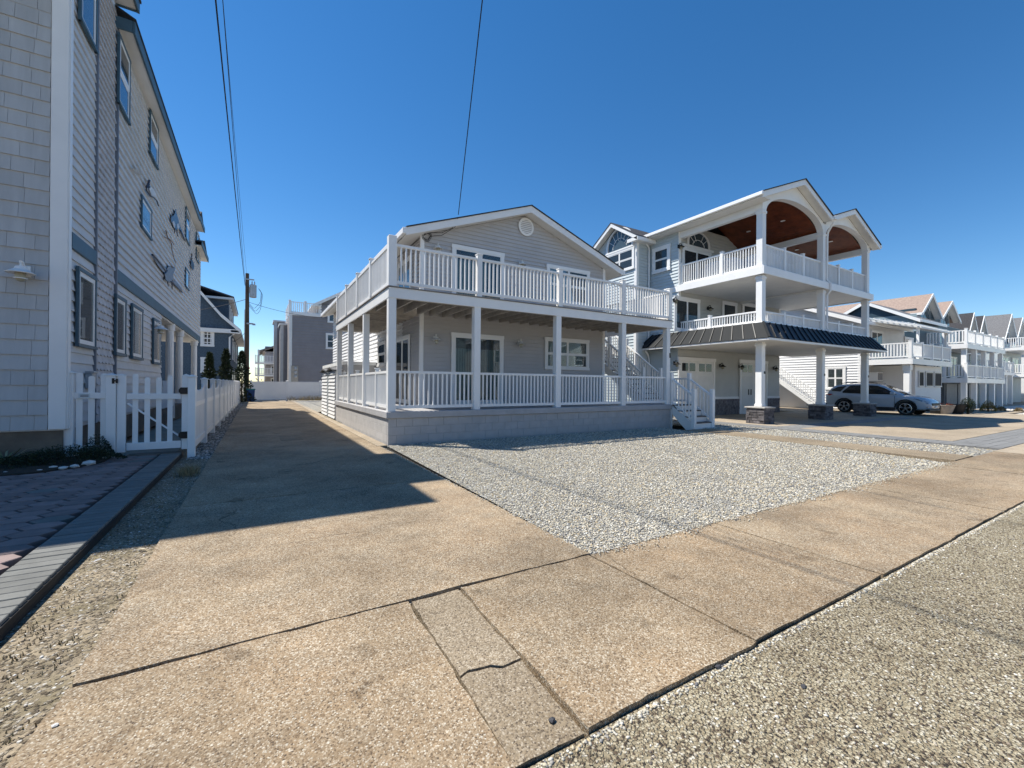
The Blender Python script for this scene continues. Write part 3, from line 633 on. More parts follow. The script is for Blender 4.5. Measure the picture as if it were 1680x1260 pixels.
for (y0, y1, za) in ((27.2, 29.4, ZE+.35), (28.1, 31.7, ZE-.75)):
    MB().poly([(XE-.02, y0, za), (XE-.02, y1, za), (XE-.02, (y0+y1)/2, za+.55), (-6, y0, za), (-6, y1, za), (-6, (y0+y1)/2, za+.55)], [(0, 1, 2), (3, 5, 4), (0, 3, 4, 1), (1, 4, 5, 2), (2, 5, 3, 0)]).build('gable_roof', roof_dark, LH)
    box('gable_fascia', (XE-.015, y0-.05, za-.24), (XE+.02, y1+.05, za+.02), blue_trim, LH); box('gable_soffit', (-3.2, y0, za-.23), (XE-.02, y1, za-.20), soffit, LH)
box('rear_wall', (-7, 29.3, ZE-.3), (XL-.04, 30.8, ZE+.3), left_siding, LH)
# open ground-floor porch at the back, with round columns
for Y in (21.9, 24.4, 29.8):
    MB().lathe((XL-.16, Y, 0), [(.18, 0), (.18, .9), (.14, .92), (.13, 3.5), (.17, 3.52), (.17, 3.80)], 14).build('porch_column', white, LH, smooth=False)
box('porch_back_wall', (-7, 19.12, -.1), (-4.8, 30.7, 3.80), grey_siding, LH); box('porch_ceiling', (-4.8, 19.12, 3.74), (XL-.04, 30.8, 3.795), soffit, LH); box('porch_floor', (-4.8, 19.12, -.1), (XL-.02, 30.8, .5), foundation, LH)
window(LH, '+X', -4.8, 20.0, 21.2, .6, 2.7, gm=glass_dark, name='porch_door', style='fixed'); window(LH, '+X', -4.8, 24, 26, 1.3, 2.7)
lt = MB()
for i in range(10):
    for sg in (-1, 1):
        yy = 19.2+i*.16; lt.beam((XL-.03+.008*sg, yy, .5 if sg > 0 else 1.5), (XL-.03+.008*sg, yy+.5, 1.5 if sg > 0 else .5), .008, .03, (1, 0, 0))
lt.build('lattice', white, LH)
wall_lamp(LH, '-Y', YL+.03, aY(41, 452, YL).x, aY(41, 452, YL).z, 1.35); pl = aX(251, 540, XL2); wall_lamp(LH, '+X', XL2-.02, pl.y, pl.z, 1.5)
pm = aX(143, 612, XL1); MB().box((XL1-.01, pm.y-.1, pm.z-.3), (XL1+.1, pm.y+.12, pm.z)).box((XL1-.01, pm.y-.12, pm.z), (XL1+.13, pm.y+.14, pm.z+.04)).build('meter_box', galv, LH, bevel=.006)
box('rear_corner_board', (XL2-.05, 30.73, 4.1), (XL2+.012, 30.82, ZE), whitewood, LH)
# ---- metal wildlife art hung on the wall
ad_ = mat('dark_art_metal', (.035, .04, .06), .5, .3, 8); ab = mat('blue_art_metal', (.09, .16, .25), .5, .3, 9); aw_ = mat('white_art_metal', (.55, .56, .58), .5, .1, 9); am = mat('grey_art_metal', (.22, .22, .24), .5, .3, 8, metallic=.3)
def plate(par, nm, pts, m, X=XL2+.05, thick=.012):
    q = [aX(u, v, X) for u, v in pts]; return MB().prism([(p.y, p.z) for p in q], lambda a, c, t: Vector((t, a, c)), X, X+thick).build(nm, m, par)
def rod(par, nm, pts, m, r=.018, X=XL2+.066): return MB().tube([aX(u, v, X) for u, v in pts], r, 6, r*.6).build(nm, m, par)
def art(nm, c, label): q = aX(*c, XL2+.05); return thing(nm, (XL2+.05, q.y, q.z), label, 'wall art')
t = art('sea_creature_sculpture', (248, 330), 'curled dark metal sea creature high on the clapboard wall')
rod(t, 'back_rod', [(245, 296), (243, 302), (240, 307), (240, 312), (244, 318), (247, 322), (252, 324), (257, 329), (260, 338)], ad_, .03); rod(t, 'claw_rod', [(243, 297), (245, 303), (243, 306), (240, 309)], ad_, .02)
plate(t, 'body_plate', [(244, 309), (248, 306), (252, 311), (256, 319), (254, 323), (248, 320)], left_siding)
t = art('wading_bird_sculpture', (288, 388), 'blue and white metal wading bird hung on the clapboard wall')
plate(t, 'body_plate', [(288, 343), (289.5, 350), (291.5, 357), (293.5, 366), (298, 378), (304, 396), (302, 394), (296, 381), (293, 372), (289, 378), (286, 376), (283, 368), (280, 362), (281, 355), (284, 354), (286.5, 350)], ab)
plate(t, 'wing_patch', [(282.5, 364), (285, 362), (287, 369), (286, 374), (284, 369)], aw_, XL2+.064); plate(t, 'wing_patch', [(290, 368), (292, 366), (294, 372), (292.5, 376), (290.5, 373)], aw_, XL2+.064); rod(t, 'leg', [(290, 376), (291, 388)], ad_, .022); rod(t, 'leg', [(287, 374), (286.5, 383)], ad_, .022); rod(t, 'tail', [(296, 378), (304, 396)], ad_, .03)
t = art('heron_sculpture', (282, 474), 'grey metal heron with spread wings above the storey band')
rod(t, 'wing_edge', [(250, 418), (256, 424), (263, 433), (269, 441), (273, 447)], ad_, .032); plate(t, 'wing_plate', [(251, 419), (258, 425), (266, 434), (273, 443), (272, 449), (266, 445), (257, 433)], am)
plate(t, 'body_plate', [(270, 448), (275, 438), (279, 436), (283, 441), (286, 437), (287, 442), (284, 450), (284, 460), (278, 464), (271, 458)], am); rod(t, 'belly_edge', [(274, 444), (269, 450), (269, 457), (275, 462)], ad_, .03); rod(t, 'wing_edge', [(280, 462), (287, 468), (293, 474), (299, 480)], ad_, .028); plate(t, 'wing_plate', [(281, 459), (288, 461), (294, 468), (299, 479), (290, 471)], am)
rod(t, 'leg', [(275, 462), (276, 470)], ad_, .02); rod(t, 'leg', [(282, 464), (282.5, 475)], ad_, .02)
t = art('branch_sculpture', (283, 402), 'thin rusty metal branch between the two wall birds'); rm_ = mat('rust_art_metal', (.18, .12, .09), .6, .2, 9)
rod(t, 'stem', [(272, 378), (274, 386), (277, 393), (281, 399), (282, 410), (285, 422), (288, 432)], rm_, .018); rod(t, 'twig', [(270, 389), (274, 391), (278, 394)], rm_, .018); rod(t, 'twig', [(278, 392), (284, 399), (285, 402)], rm_, .018)
t = art('fish_sculpture', (316, 444), 'small dark metal fish near the rear corner of the house'); plate(t, 'body_plate', [(314, 425), (316, 428), (318.5, 434), (318, 440), (316, 444), (314, 440), (312.5, 434)], ad_); rod(t, 'fin', [(314.5, 416), (314.5, 426)], ad_, .03)
t = art('gull_sculpture', (225, 286), 'cream metal gull below the upper windows'); cm_ = mat('cream_art_metal', (.50, .42, .33), .6, .2, 9); plate(t, 'wing_plate', [(217, 276), (223, 277), (230, 282), (229, 286), (222, 283), (218, 280)], cm_); plate(t, 'tail_plate', [(230, 283), (235, 286), (234, 288.5), (229, 286)], cm_)

# ================================================================== WHITE FENCES AND GATE
YF = 10.55
def fpost(x, y, z0, z1, parent, w=.13):
    pbox('post', (x, y, z0), (w, w, z1-z0), white, parent, .008); pbox('post_cap', (x, y, z1), (w+.035, w+.035, .025), white, parent, .008)
    b = MB().poly([(x-w/2, y-w/2, z1+.025), (x+w/2, y-w/2, z1+.025), (x+w/2, y+w/2, z1+.025), (x-w/2, y+w/2, z1+.025), (x, y, z1+.055)], [(3, 2, 1, 0), (0, 1, 4), (1, 2, 4), (2, 3, 4), (3, 0, 4)]).build('cap_peak', white, parent)
PK = {}
def picket(x, y, z0, z1, w, parent, along='x'):
    h = round(z1-z0, 2); k = (h, w, along)
    if k not in PK:
        pts = [(-w/2, 0), (w/2, 0), (w/2, h-w*.35)]+[(w/2*math.cos(t), h-w*.35+w*.35*math.sin(t)) for t in (.5, 1.05, 1.57, 2.1, 2.64)]+[(-w/2, h-w*.35)]
        b = MB().prism(pts, (lambda p, q, t: Vector((p, t, q))) if along == 'x' else (lambda p, q, t: Vector((t, p, q))), -.011, .011)
        me = bpy.data.meshes.new('picket'); me.from_pydata(b.v, [], b.f); bm = bmesh.new(); bm.from_mesh(me); bmesh.ops.recalc_face_normals(bm, faces=bm.faces); bm.to_mesh(me); bm.free()
        me.materials.append(white); PK[k] = me
    o = bpy.data.objects.new('picket', PK[k]); _link(o, parent, (x, y, z0)); return o
fx = lambda u: aY(u, 660, YF).x
fz = lambda u, v: aY(u, v, YF).z
FS = thing('picket_fence', (-2.5, YF, .1), 'short white picket section joining the shingled wall to the gate', 'fence')
fpost(fx(113.5), YF, .05, fz(113, 613), FS); fpost(fx(183), YF, .05, fz(183, 617), FS, .14)
for u, v in ((130, 611), (150, 617), (170, 613)): picket(fx(u), YF+.01, .12, fz(u, v), .085, FS)
box('rail', (fx(118), YF-.035, fz(150, 654)), (fx(178), YF+.0-.004, fz(150, 644)), white, FS, .005); box('rail', (fx(118), YF-.035, .2), (fx(178), YF-.004, .3), white, FS, .005)
pl_ = MB().box((fx(130), YF-.043, fz(139, 653)), (fx(149), YF-.036, fz(139, 645.5))).build('name_plate', mat('pale_plate', (.6, .66, .68), .4, .05), FS)
tx = MB()
for i in range(2): tx.box((fx(133), YF-.0455, fz(139, 648.6+i*2)), (fx(146.5), YF-.0432, fz(139, 647.6+i*2)))
tx.build('plate_text', ad_, pl_)
GT = thing('garden_gate', (-1.65, YF, .1), 'white picket gate with diagonal brace and black hinges', 'gate')
for u, v0 in ((199.5, 616), (305, 616)):
    pbox('stile', (fx(u), YF, .14), (.125, .06, fz(u, v0)-.14), white, GT, .006)
    x = fx(u); zt = fz(u, v0); MB().poly([(x-.068, YF-.035, zt), (x+.068, YF-.035, zt), (x+.068, YF+.035, zt), (x-.068, YF+.035, zt), (x, YF-.01, zt+.03), (x, YF+.01, zt+.03)], [(3, 2, 1, 0), (0, 1, 4), (1, 2, 5, 4), (2, 3, 5), (3, 0, 4, 5)]).build('stile_cap', white, GT)
for u, v in ((222, 613), (241.5, 619), (260.5, 619), (279, 616)): picket(fx(u), YF+.012, .2, fz(u, v), .08, GT)
box('top_rail', (fx(208.5), YF-.035, fz(250, 655)), (fx(297.5), YF+.0, fz(250, 645.5)), white, GT, .005); box('bottom_rail', (fx(208.5), YF-.035, .17), (fx(297.5), YF, .31), white, GT, .005)
MB().beam((fx(209), YF+.035, fz(209, 662)), (fx(296), YF+.035, fz(296, 716)), .02, .085, (0, 1, 0)).build('brace', white, GT)
for v in (641, 713):
    z = fz(306, v); MB().prism([(-.115, -.025), (-.085, -.065), (.085, -.065), (.115, -.025), (.115, .025), (.085, .065), (-.085, .065), (-.115, .025)], lambda p, q, t: Vector((fx(306)+p, t, z+q)), YF-.075, YF-.033).build('hinge', black_metal, GT)
z = fz(190, 625); MB().box((fx(185), YF-.075, z-.05), (fx(189.5), YF-.05, z+.05)).box((fx(191), YF-.07, z-.04), (fx(194.5), YF-.045, z+.04)).box((fx(186), YF-.09, z-.01), (fx(194), YF-.07, z+.015)).build('latch', black_metal, GT)
SF = thing('long_fence', (-1.1, 25, 0), 'long white vinyl fence with scalloped top along the drive', 'fence')
XF = -1.085; zt = 1.52
fpost(XF, YF-.02, -.12, 1.55, SF, .125)
yy = YF; step = 2.35; k = 0
while yy < 38.5:
    y1 = yy+step; fpost(XF, y1, -.12, zt, SF, .125)
    p_ = MB().box((XF-.025, yy+.065, .12), (XF+.025, y1-.065, .26)).box((XF-.02, yy+.065, .95), (XF+.02, y1-.065, 1.05)).build('panel_rail', white, SF)
    n = 19
    if k < 5:
        for i in range(n):
            t = (i+.5)/n; c = abs(t-.5)*2; top = 1.28+.16*c**2.2
            picket(XF, yy+.065+(step-.13)*t, .22, round(top, 2), .075 if t > 0 else .07, p_, 'y')
        MB().box((XF-.007, yy+.066, .25), (XF+.007, y1-.066, .96)).build('panel', white, p_)
    else:
        b = MB()
        for i in range(n):
            t = (i+.5)/n; c = abs(t-.5)*2; y_ = yy+.065+(step-.13)*t; b.box((XF-.011, y_-.05, .22), (XF+.011, y_+.05, 1.28+.16*c**2.2))
        b.build('picket_panel', white, p_)
    yy = y1; k += 1
# ================================================================== PORCH HOUSE (centre)
XA, XB, YA, YW, XWL, XWR, YB = 2.70, 12.75, 10.30, 12.60, 4.30, 11.65, 18.1
ZF, ZU = .78, 3.79
MH = thing('porch_house', (7.5, 14, 0), 'grey sided house with white railed porch and upper deck behind the gravel yard', 'house')
core = MB().box((XA+.10, YA+.10, -.12), (XB-.1, YA+.3, .61)).box((XA+.022, YA+.3, -.12), (XA+.3, YB-.1, .61)).box((XA+.022, YA+.022, -.12), (XB-.02, YA+.105, .608)).box((XB-.3, YA+.3, -.12), (XB-.1, YW, .61)).build('porch_base', mortar_mat, MH)
bl, bh = .402, .203
for r in range(4):
    z = -.195+r*bh
    x = XA+.012-(bl/2 if r % 2 else 0)
    while x < XB-.02:
        x0, x1 = max(x, XA+.012), min(x+bl, XB-.012)
        if x1-x0 > .05: pbox('block', ((x0+x1)/2, YA+.06, z), (x1-x0-.005, .096, bh-.005), block_mat, core, .003)
        x += bl
    y = YA+.012+(0 if r % 2 else bl/2)-bl
    while y < YB:
        y0, y1 = max(y, YA+.115), min(y+bl, YB)
        if y1-y0 > .05: pbox('block', (XA+.06, (y0+y1)/2, z), (.096, y1-y0-.005, bh-.005), block_mat, core, .003)
        y += bl
fl = MB().box((XA-.035, YA-.035, .617), (XB+.03, YW, ZF)).box((XA-.035, YW, .617), (XWL, YB, ZF)).build('porch_floor', cap_mat, MH, bevel=.012)
# walls
wallM = MB().box((XWL+.02, YW+.02, .6), (XWR-.02, 30, 6.0)).build('house_wall', grey_siding, MH)
slope = .362; ze = 5.98; xr = (XWL+XWR)/2; zr = ze+slope*(XWR-XWL)/2
top = lambda z: (XWL, XWR) if z <= ze else (XWL+(z-ze)/slope, XWR-(z-ze)/slope)
MB().prism([(XWL+.02, 5.9), (XWR-.02, 5.9), (XWR-.02, ze), (xr, zr), (XWL+.02, ze)], lambda p, q, t: Vector((p, t, q)), YW+.02, 30).build('gable_core', grey_siding, MH)
siding(wallM, '-Y', YW+.018, XWL, XWR, ZF, zr-.02, .125, grey_siding, name='front_siding', top=top, proud=.034)
siding(wallM, '-X', XWL+.018, YW+.03, 14.6, ZF, 5.95, .125, grey_siding, name='side_siding', proud=.034); siding(wallM, '-X', XWL+.016, 14.6, 30, .1, 5.95, .17, pale_siding, name='sunlit_siding', proud=.045)  # sunlit stretch of the grey side wall drawn in paler siding
for X in (XWL, XWR): box('corner_board', (X-.06, YW-.025, ZF), (X+.06, YW+.06, ze+.02), white, MH, .005)
# roof
yo = YW-.42; xo = .62
for sg in (-1, 1):
    xe = (XWL-xo) if sg < 0 else (XWR+xo); zed = zr-slope*(abs(xe-xr))
    for (nm, m_, d0, d1, y0, y1) in (('roof', roof_dark, .20, .235, yo-.03, 30.5), ('rake_board', white, -.02, .198, yo, yo+.035), ('soffit', soffit, .01, .03, yo+.036, YW+.016), ('eave_soffit', soffit, -.018, .004, yo+.04, 30.4)):
        xi = xr
        if nm == 'eave_soffit': xi = XWL-.0 if sg < 0 else XWR+.0
        zi = zr-slope*abs(xi-xr)
        MB().poly([(xi, y0, zi+d0), (xe, y0, zed+d0), (xe, y1, zed+d0), (xi, y1, zi+d0), (xi, y0, zi+d1), (xe, y0, zed+d1), (xe, y1, zed+d1), (xi, y1, zi+d1)],
                  [(0, 1, 2, 3), (4, 7, 6, 5), (0, 4, 5, 1), (1, 5, 6, 2), (2, 6, 7, 3), (3, 7, 4, 0)]).build(nm, m_, MH)
    box('gutter', (xe-.0 if sg > 0 else xe-.10, yo-.01, zed+.02), (xe+.10 if sg > 0 else xe, 30.4, zed+.19), white, MH, .01)
# round gable vent
vc = aY(862, 373, YW); vt = MB()
vt.lathe((vc.x, YW-.03, vc.z), [(.31, 0), (.31, -.03), (.24, -.045), (.235, -.01)], 28, 'y'); vo = vt.build('gable_vent', white, MH)
MB().lathe((vc.x, YW-.043, vc.z), [(.236, 0), (.236, -.004)], 24, 'y').build('vent_back', cap_mat, vo)
for i in range(7):
    zz = vc.z-.19+i*.063; hw = math.sqrt(max(.001, .235**2-(zz-vc.z)**2)); MB().beam((vc.x-hw, YW-.060, zz), (vc.x+hw, YW-.060, zz), .024, .030).build('louvre', white, vo)
def wy(u0, v0, u1, v1, **k):
    Y = k.pop('Y', YW); um = (u0+u1)/2; par = k.pop('par', MH); return window(par, '-Y', Y, aY(u0, v0, Y).x, aY(u1, v0, Y).x, k.pop('z0', aY(um, v1, Y).z), aY(um, v0, Y).z, **k)
wy(740, 549, 825, 640, z0=ZF+.02, style='slider', mull=2, gm=glass, back=None, name='sliding_door', sill=False, trim=.10)
wy(893, 556, 965, 607, mull=2, gm=glass, back=curtain, trim=.09)
wy(741, 409, 826, 520, z0=ZU+.03, style='slider', mull=2, gm=glass, name='sliding_door', sill=False, trim=.10)
wy(896, 440, 966, 500, mull=2, gm=glass, back=curtain)
# dark room and vertical blinds behind each slider
def blinds(u0, u1, z0, z1, frac):
    x0, x1 = aY(u0, 600, YW).x+.12, aY(u1, 600, YW).x-.12
    o = MB().box((x0, YW-.012, z0), (x1, YW-.004, z1)).build('door_interior', dark_in, MH)
    n = int((x1-x0)/.085)
    for i in range(n):
        if frac[0] <= i/n < frac[1]: pbox('blind_slat', (x0+(i+.5)*(x1-x0)/n, YW-.0165, z0+.02), (.072, .004, z1-z0-.05), blind_teal, o)
blinds(740, 825, ZF+.14, 2.62, (0, 1)); blinds(741, 826, ZU+.14, 5.45, (0, .62))
a_, c_ = aX(651, 560, XWL), aX(674, 560, XWL); window(MH, '-X', XWL, c_.y, a_.y, ZF+.02, aX(662, 553, XWL).z, style='slider', mull=2, gm=glass_dark, back=blind_teal, name='side_door')
for (u0, v0, u1, v1) in ((595, 572, 604, 586), (622, 563, 634, 600)):
    a_, c_ = aX(u0, v0, XWL), aX(u1, v1, XWL); window(MH, '-X', XWL, c_.y, a_.y, c_.z, a_.z, trim=.08)
a_, c_ = aX(655, 440, XWL), aX(676, 440, XWL); window(MH, '-X', XWL, c_.y, a_.y, ZU+.05, 5.6, style='slider', mull=2, gm=glass_blue, name='upper_side_door')
for u, v in ((713, 556), (851, 563), (716, 408), (853, 434)): q = aY(u, v, YW); wall_lamp(MH, '-Y', YW, q.x, q.z-.05, 1.15, whitewood)
# columns and upper deck
XC = (2.80, 5.07, 7.77, 10.46, 12.64)
for i, x in enumerate(XC): pbox('porch_column', (x, YA+.11, ZF), (.185, .185, 3.52-ZF), white, MH, .008)
YC = (YA+.11, 13.2, 15.6, 17.95)
for y in YC[1:]: pbox('porch_column', (XA+.10, y, ZF), (.17, .17, 3.52-ZF), white, MH, .008)
fo = MB().box((XA, YA, 3.51), (XB+.05, YA+.045, 3.765)).box((XA, YA+.046, 3.51), (XA+.045, YB, 3.765)).box((XB+.005, YA+.046, 3.51), (XB+.05, YW+1.2, 3.765)).box((XA, YB, 3.51), (XWL, YB+.045, 3.765)).build('deck_fascia', white, MH, bevel=.005)
df = MB()
y = YA-.03
while y < YW: df.box((XA-.03, y, 3.768), (XB+.07, y+.136, ZU)); y += .14
x = XA-.03
while x < XWL-.1: df.box((x, YW+.06, 3.769), (x+.136, YB+.05, ZU)); x += .14
df.build('deck_boards', deckboard, MH, stuff=True)
x = XA+.25
while x < XB: pbox('joist', (x, (YA+YW)/2+.03, 3.53), (.045, YW-YA-.06, .235), joist_mat, MH); x += .405
y = YW+.3
while y < YB: pbox('joist', ((XA+XWL)/2+.02, y, 3.53), (XWL-XA-.08, .045, .235), joist_mat, MH); y += .405
box('beam', (XA+.047, YA+.06, 3.515), (XB, YA+.16, 3.76), joist_mat, MH)
# railings: lower front by bays, left side, upper deck
def lerp(a, b, v): return (v-a)/(b-a)
for a, c in zip(XC[:-1], XC[1:]): railing(MH, (a+.095, YA+.11), (c-.095, YA+.11), ZF, h=.99, gap=.075)
for a, c in zip(YC[:-1], YC[1:]): railing(MH, (XA+.10, a+.09), (XA+.10, c-.09), ZF, h=.99, gap=.075, posts=(.5,), pw=.09, ph=1.06)
ufx = (XA+.07, 5.12, 7.82, 10.42, XB-.02)
ur = railing(MH, (ufx[0], YA+.07), (ufx[-1], YA+.07), ZU, h=1.04, gap=.08, posts=[lerp(ufx[0], ufx[-1], q) for q in ufx[1:]], pw=.14, ph=1.12)
railing(MH, (XA+.07, YA+.07), (XA+.07, YB-.05), ZU, h=1.04, gap=.08, posts=(.26, .5, .75, 1), pw=.135, ph=1.13)
pbox('corner_post', (XA+.09, YA+.085, ZU), (.19, .19, 1.22), white, MH, .008)
railing(MH, (XB-.02, YA+.15), (XB-.02, YW+1.0), ZU, h=1.04, gap=.08)
# front steps
def stairs(parent, x0, x1, y0, z0, n, rise, run, m_r, m_t, zbase=-.1):
    st = None
    for i in range(n):
        y = y0+i*run; z = z0+i*rise
        o = box('riser', (x0+.045, y, z-.02 if i else zbase), (x1-.045, y+.025, z+rise-.035), m_r, parent); t = box('tread', (x0+.02, y-.03, z+rise-.034), (x1-.02, y+run+.01, z+rise), m_t, parent, .005)
    for x in (x0, x1-.04):
        b = MB().prism([(y0-.02, z0+.02 if z0 > .3 else zbase), (y0-.02, z0+rise-.04), (y0+n*run-.02, z0+n*rise-.04), (y0+n*run-.02, z0+n*rise-.32), (y0+.25, zbase if z0 < .3 else z0-.08)], lambda p, q, t: Vector((t, p, q)), x, x+.04).build('stringer', whitewood, parent)
tread_m = mat('brown_stair_tread', (.13, .11, .10), .7, .2, 8)
SX0, SX1 = 12.80, 13.90
box('landing', (SX0, 10.28, .60), (SX1, 11.6, ZF-.002), cap_mat, MH); box('landing_skirt', (SX0, 10.3, -.1), (SX0+.05, 11.55, .60), white, MH)
for x in (SX0+.07, SX1-.07): box('landing_leg', (x-.05, 10.35, -.14), (x+.05, 10.45, .6), white, MH); box('landing_leg', (x-.05, 11.4, -.14), (x+.05, 11.5, .6), white, MH)
stairs(MH, SX0, SX1, 9.42, 0, 4, ZF/4, .225, white, tread_m)
for x in (SX0+.05, SX1-.05):
    railing(MH, (x, 9.47), (x, 10.33), .20, ZF, h=.95, gap=.06, posts=(), sp=.15)
    for y, z0, z1 in ((9.42, -.02, 1.34), (10.36, .3, 1.93)): pbox('newel_post', (x, y, z0), (.13, .13, z1-z0), white, MH, .01)
railing(MH, (SX1-.05, 10.42), (SX1-.05, 11.55), ZF, h=.97)
stairs(MH, SX0, SX1, 11.65, ZF, 16, (ZU-ZF)/16, .262, white, tread_m, ZF)
for x in (SX0+.05, SX1-.05):
    railing(MH, (x, 11.72), (x, 13.5), ZF+.22, ZF+.22+1.78*.718, h=.95, gap=.05, sp=.13); railing(MH, (x, 13.55), (x, 15.8), ZF+.22+1.83*.718, ZU+.05, h=.95, gap=.05, sp=.13)
    for y, z0, z1 in ((11.68, ZF, 2.16), (13.52, 2.1, 3.5), (15.85, ZU-1.2, ZU+1.1)): pbox('newel_post', (x, y, z0), (.12, .12, z1-z0), white, MH, .01)
box('upper_landing', (SX0, 15.8, ZU-.2), (SX1, 17, ZU), deckboard, MH); box('landing_post', (SX1-.15, 16.8, -.14), (SX1-.02, 16.95, ZU-.2), white, MH); box('landing_post', (SX0+.02, 16.8, -.14), (SX0+.15, 16.95, ZU-.2), white, MH)
box('number_plate', (XB-.115+.05, YA+.004, 2.45), (XB-.06+.05, YA+.016, 2.62), black_metal, MH)
# coiled service cable at the gable corner
q = aY(700, 388, YW-.03); cb = MB()
for r in (.11, .14, .09): cb.tube([q+Vector((r*math.cos(t)+.02*math.sin(3*t), -.02-.01*math.sin(t), r*1.1*math.sin(t))) for t in np.linspace(0, 6.6, 22)], .007, 5)
e = aY(752, 372, yo-.02); cb.tube([q+Vector((0, 0, .12)), aY(725, 382, YW-.05), aY(742, 374, YW-.2), aY(751, 356, yo-.04)], .008, 5); cb.tube([q+Vector((.1, 0, .02)), aY(725, 386, YW-.05), aY(747, 372, YW-.25), aY(752, 356, yo-.04)], .008, 5)
cb.build('service_cable', wire_mat, MH)

# porch chairs seen through the balusters: two low white chairs
def chair(x, y, label):
    t = thing('porch_chair', (x, y, ZF), label, 'chair', 'chairs on the lower porch')
    box('seat', (x-.25, y-.25, ZF+.40), (x+.25, y+.25, ZF+.44), whitewood, t)
    for i in range(5): box('back_slat', (x-.24+i*.1, y+.22, ZF+.44), (x-.16+i*.1, y+.245, ZF+.95), whitewood, t)
    for sx in (-1, 1):
        for sy in (-1, 1): box('leg', (x+sx*.23-.02, y+sy*.2-.02, ZF), (x+sx*.23+.02, y+sy*.2+.02, ZF+.4), whitewood, t)
# small tools shed and shower stall on the drive side
SH = thing('storage_shed', (2.95, 20.6, 0), 'narrow white sided shed with pitched top behind the porch', 'shed')
y0, y1, X = 18.55, 22.5, 2.74
ym = (y0+y1)/2
MB().box((X+.02, y0, -.1), (3.9, y1, 1.95)).build('shed_wall', pale_siding, SH)
siding(SH, '-X', X+.02, y0, ym-.22, .02, 1.95, .15, pale_siding, proud=.045); siding(SH, '-X', X+.02, ym+.22, y1, .02, 1.95, .15, pale_siding, proud=.045)
siding(SH, '-Y', y0+.0, X+.03, 3.9, .02, 1.95, .15, pale_siding, proud=.045)
box('shed_door', (X-.01, ym-.2, .02), (X+.02, ym+.2, 2.05), mat('grey_shed_door', (.30, .33, .35), .6), SH)
for (a, c, z) in ((y0-.1, ym-.1, 2.0), (ym+.1, y1+.1, 2.0)):
    m_ = (a+c)/2; MB().poly([(X-.1, a, z-.05), (X-.1, m_, z+.08), (X-.1, c, z-.05), (4, a, z-.05), (4, m_, z+.08), (4, c, z-.05), (X-.1, a, z), (X-.1, m_, z+.13), (X-.1, c, z), (4, a, z), (4, m_, z+.13), (4, c, z)],
        [(0, 1, 7, 6), (1, 2, 8, 7), (3, 9, 10, 4), (4, 10, 11, 5), (6, 7, 10, 9), (7, 8, 11, 10), (0, 3, 4, 1), (1, 4, 5, 2), (0, 6, 9, 3), (2, 5, 11, 8)]).build('shed_roof', roof_grey, SH)
OS = thing('shower_stall', (3.8, 21, 0), 'flat roofed grey shower stall with white fascia against the house', 'stall')
box('stall_wall', (3.05, 18.3, -.1), (4.25, 18.5, 2.2), grey_siding, OS); box('stall_wall', (3.05, 18.51, -.1), (3.2, 24, 2.2), grey_siding, OS); siding(OS, '-Y', 18.3, 3.05, 4.25, ZF, 2.2, .118, grey_siding)
box('stall_roof', (2.95, 18.2, 2.2), (4.28, 24.1, 2.34), white, OS)

# ================================================================== THREE-STOREY HOUSE (right)
RH = thing('arched_porch_house', (21.8, 13, 0), 'tall pale blue house with arched wood-ceiling porch and black metal skirt roof', 'house')
CXs = (17.1, 21.95, 26.5); CYc = 9.56; YR = 13.3; XRL, XRR = 16.95, 25.7
Z2, Z3 = 3.45, 6.12
for i, x in enumerate(CXs):
    pd = box('pedestal', (x-.33, CYc-.33, -.1), (x+.33, CYc+.33, .60), stone_mat, RH)
    rnd = random.Random(i); 
    for (fc, pl2, c0) in (('-Y', CYc-.33, x), ('-X', x-.33, CYc), ('+X', x+.33, CYc)):
        T = face(fc, pl2); z = -.05
        while z < .57:
            hh = rnd.choice((.06, .08, .10)); hh = min(hh, .60-z); a = -.36
            while a < .35:
                wd = min(rnd.uniform(.12, .32), .36-a)
                if wd > .05:
                    o = MB().box((c0+a, 0, z), (c0+a+wd-.006, rnd.uniform(.015, .045), z+hh-.005), T).build('stone', stone_mat, pd, bevel=.006)
                a += wd
            z += hh
    box('pedestal_cap', (x-.40, CYc-.40, .60), (x+.40, CYc+.40, .66), mat('grey_cap_stone', (.42, .40, .37), .8, .15, 8), RH, .012)
    for (z0, z1) in ((.66, 3.2), (3.9, 5.84), (6.13, 8.42)):
        c = pbox('column', (x, CYc, z0), (.25, .25, z1-z0), white, RH, .008)
        pbox('column_trim', (x, CYc, z0), (.30, .30, .10), white, c, .01); pbox('column_trim', (x, CYc, z1-.16), (.30, .30, .10), white, c, .01)
    q = .13; box('fixture_plate', (x+.03, CYc-.142, 1.95), (x+.11, CYc-.127, 2.05), black_metal, RH)
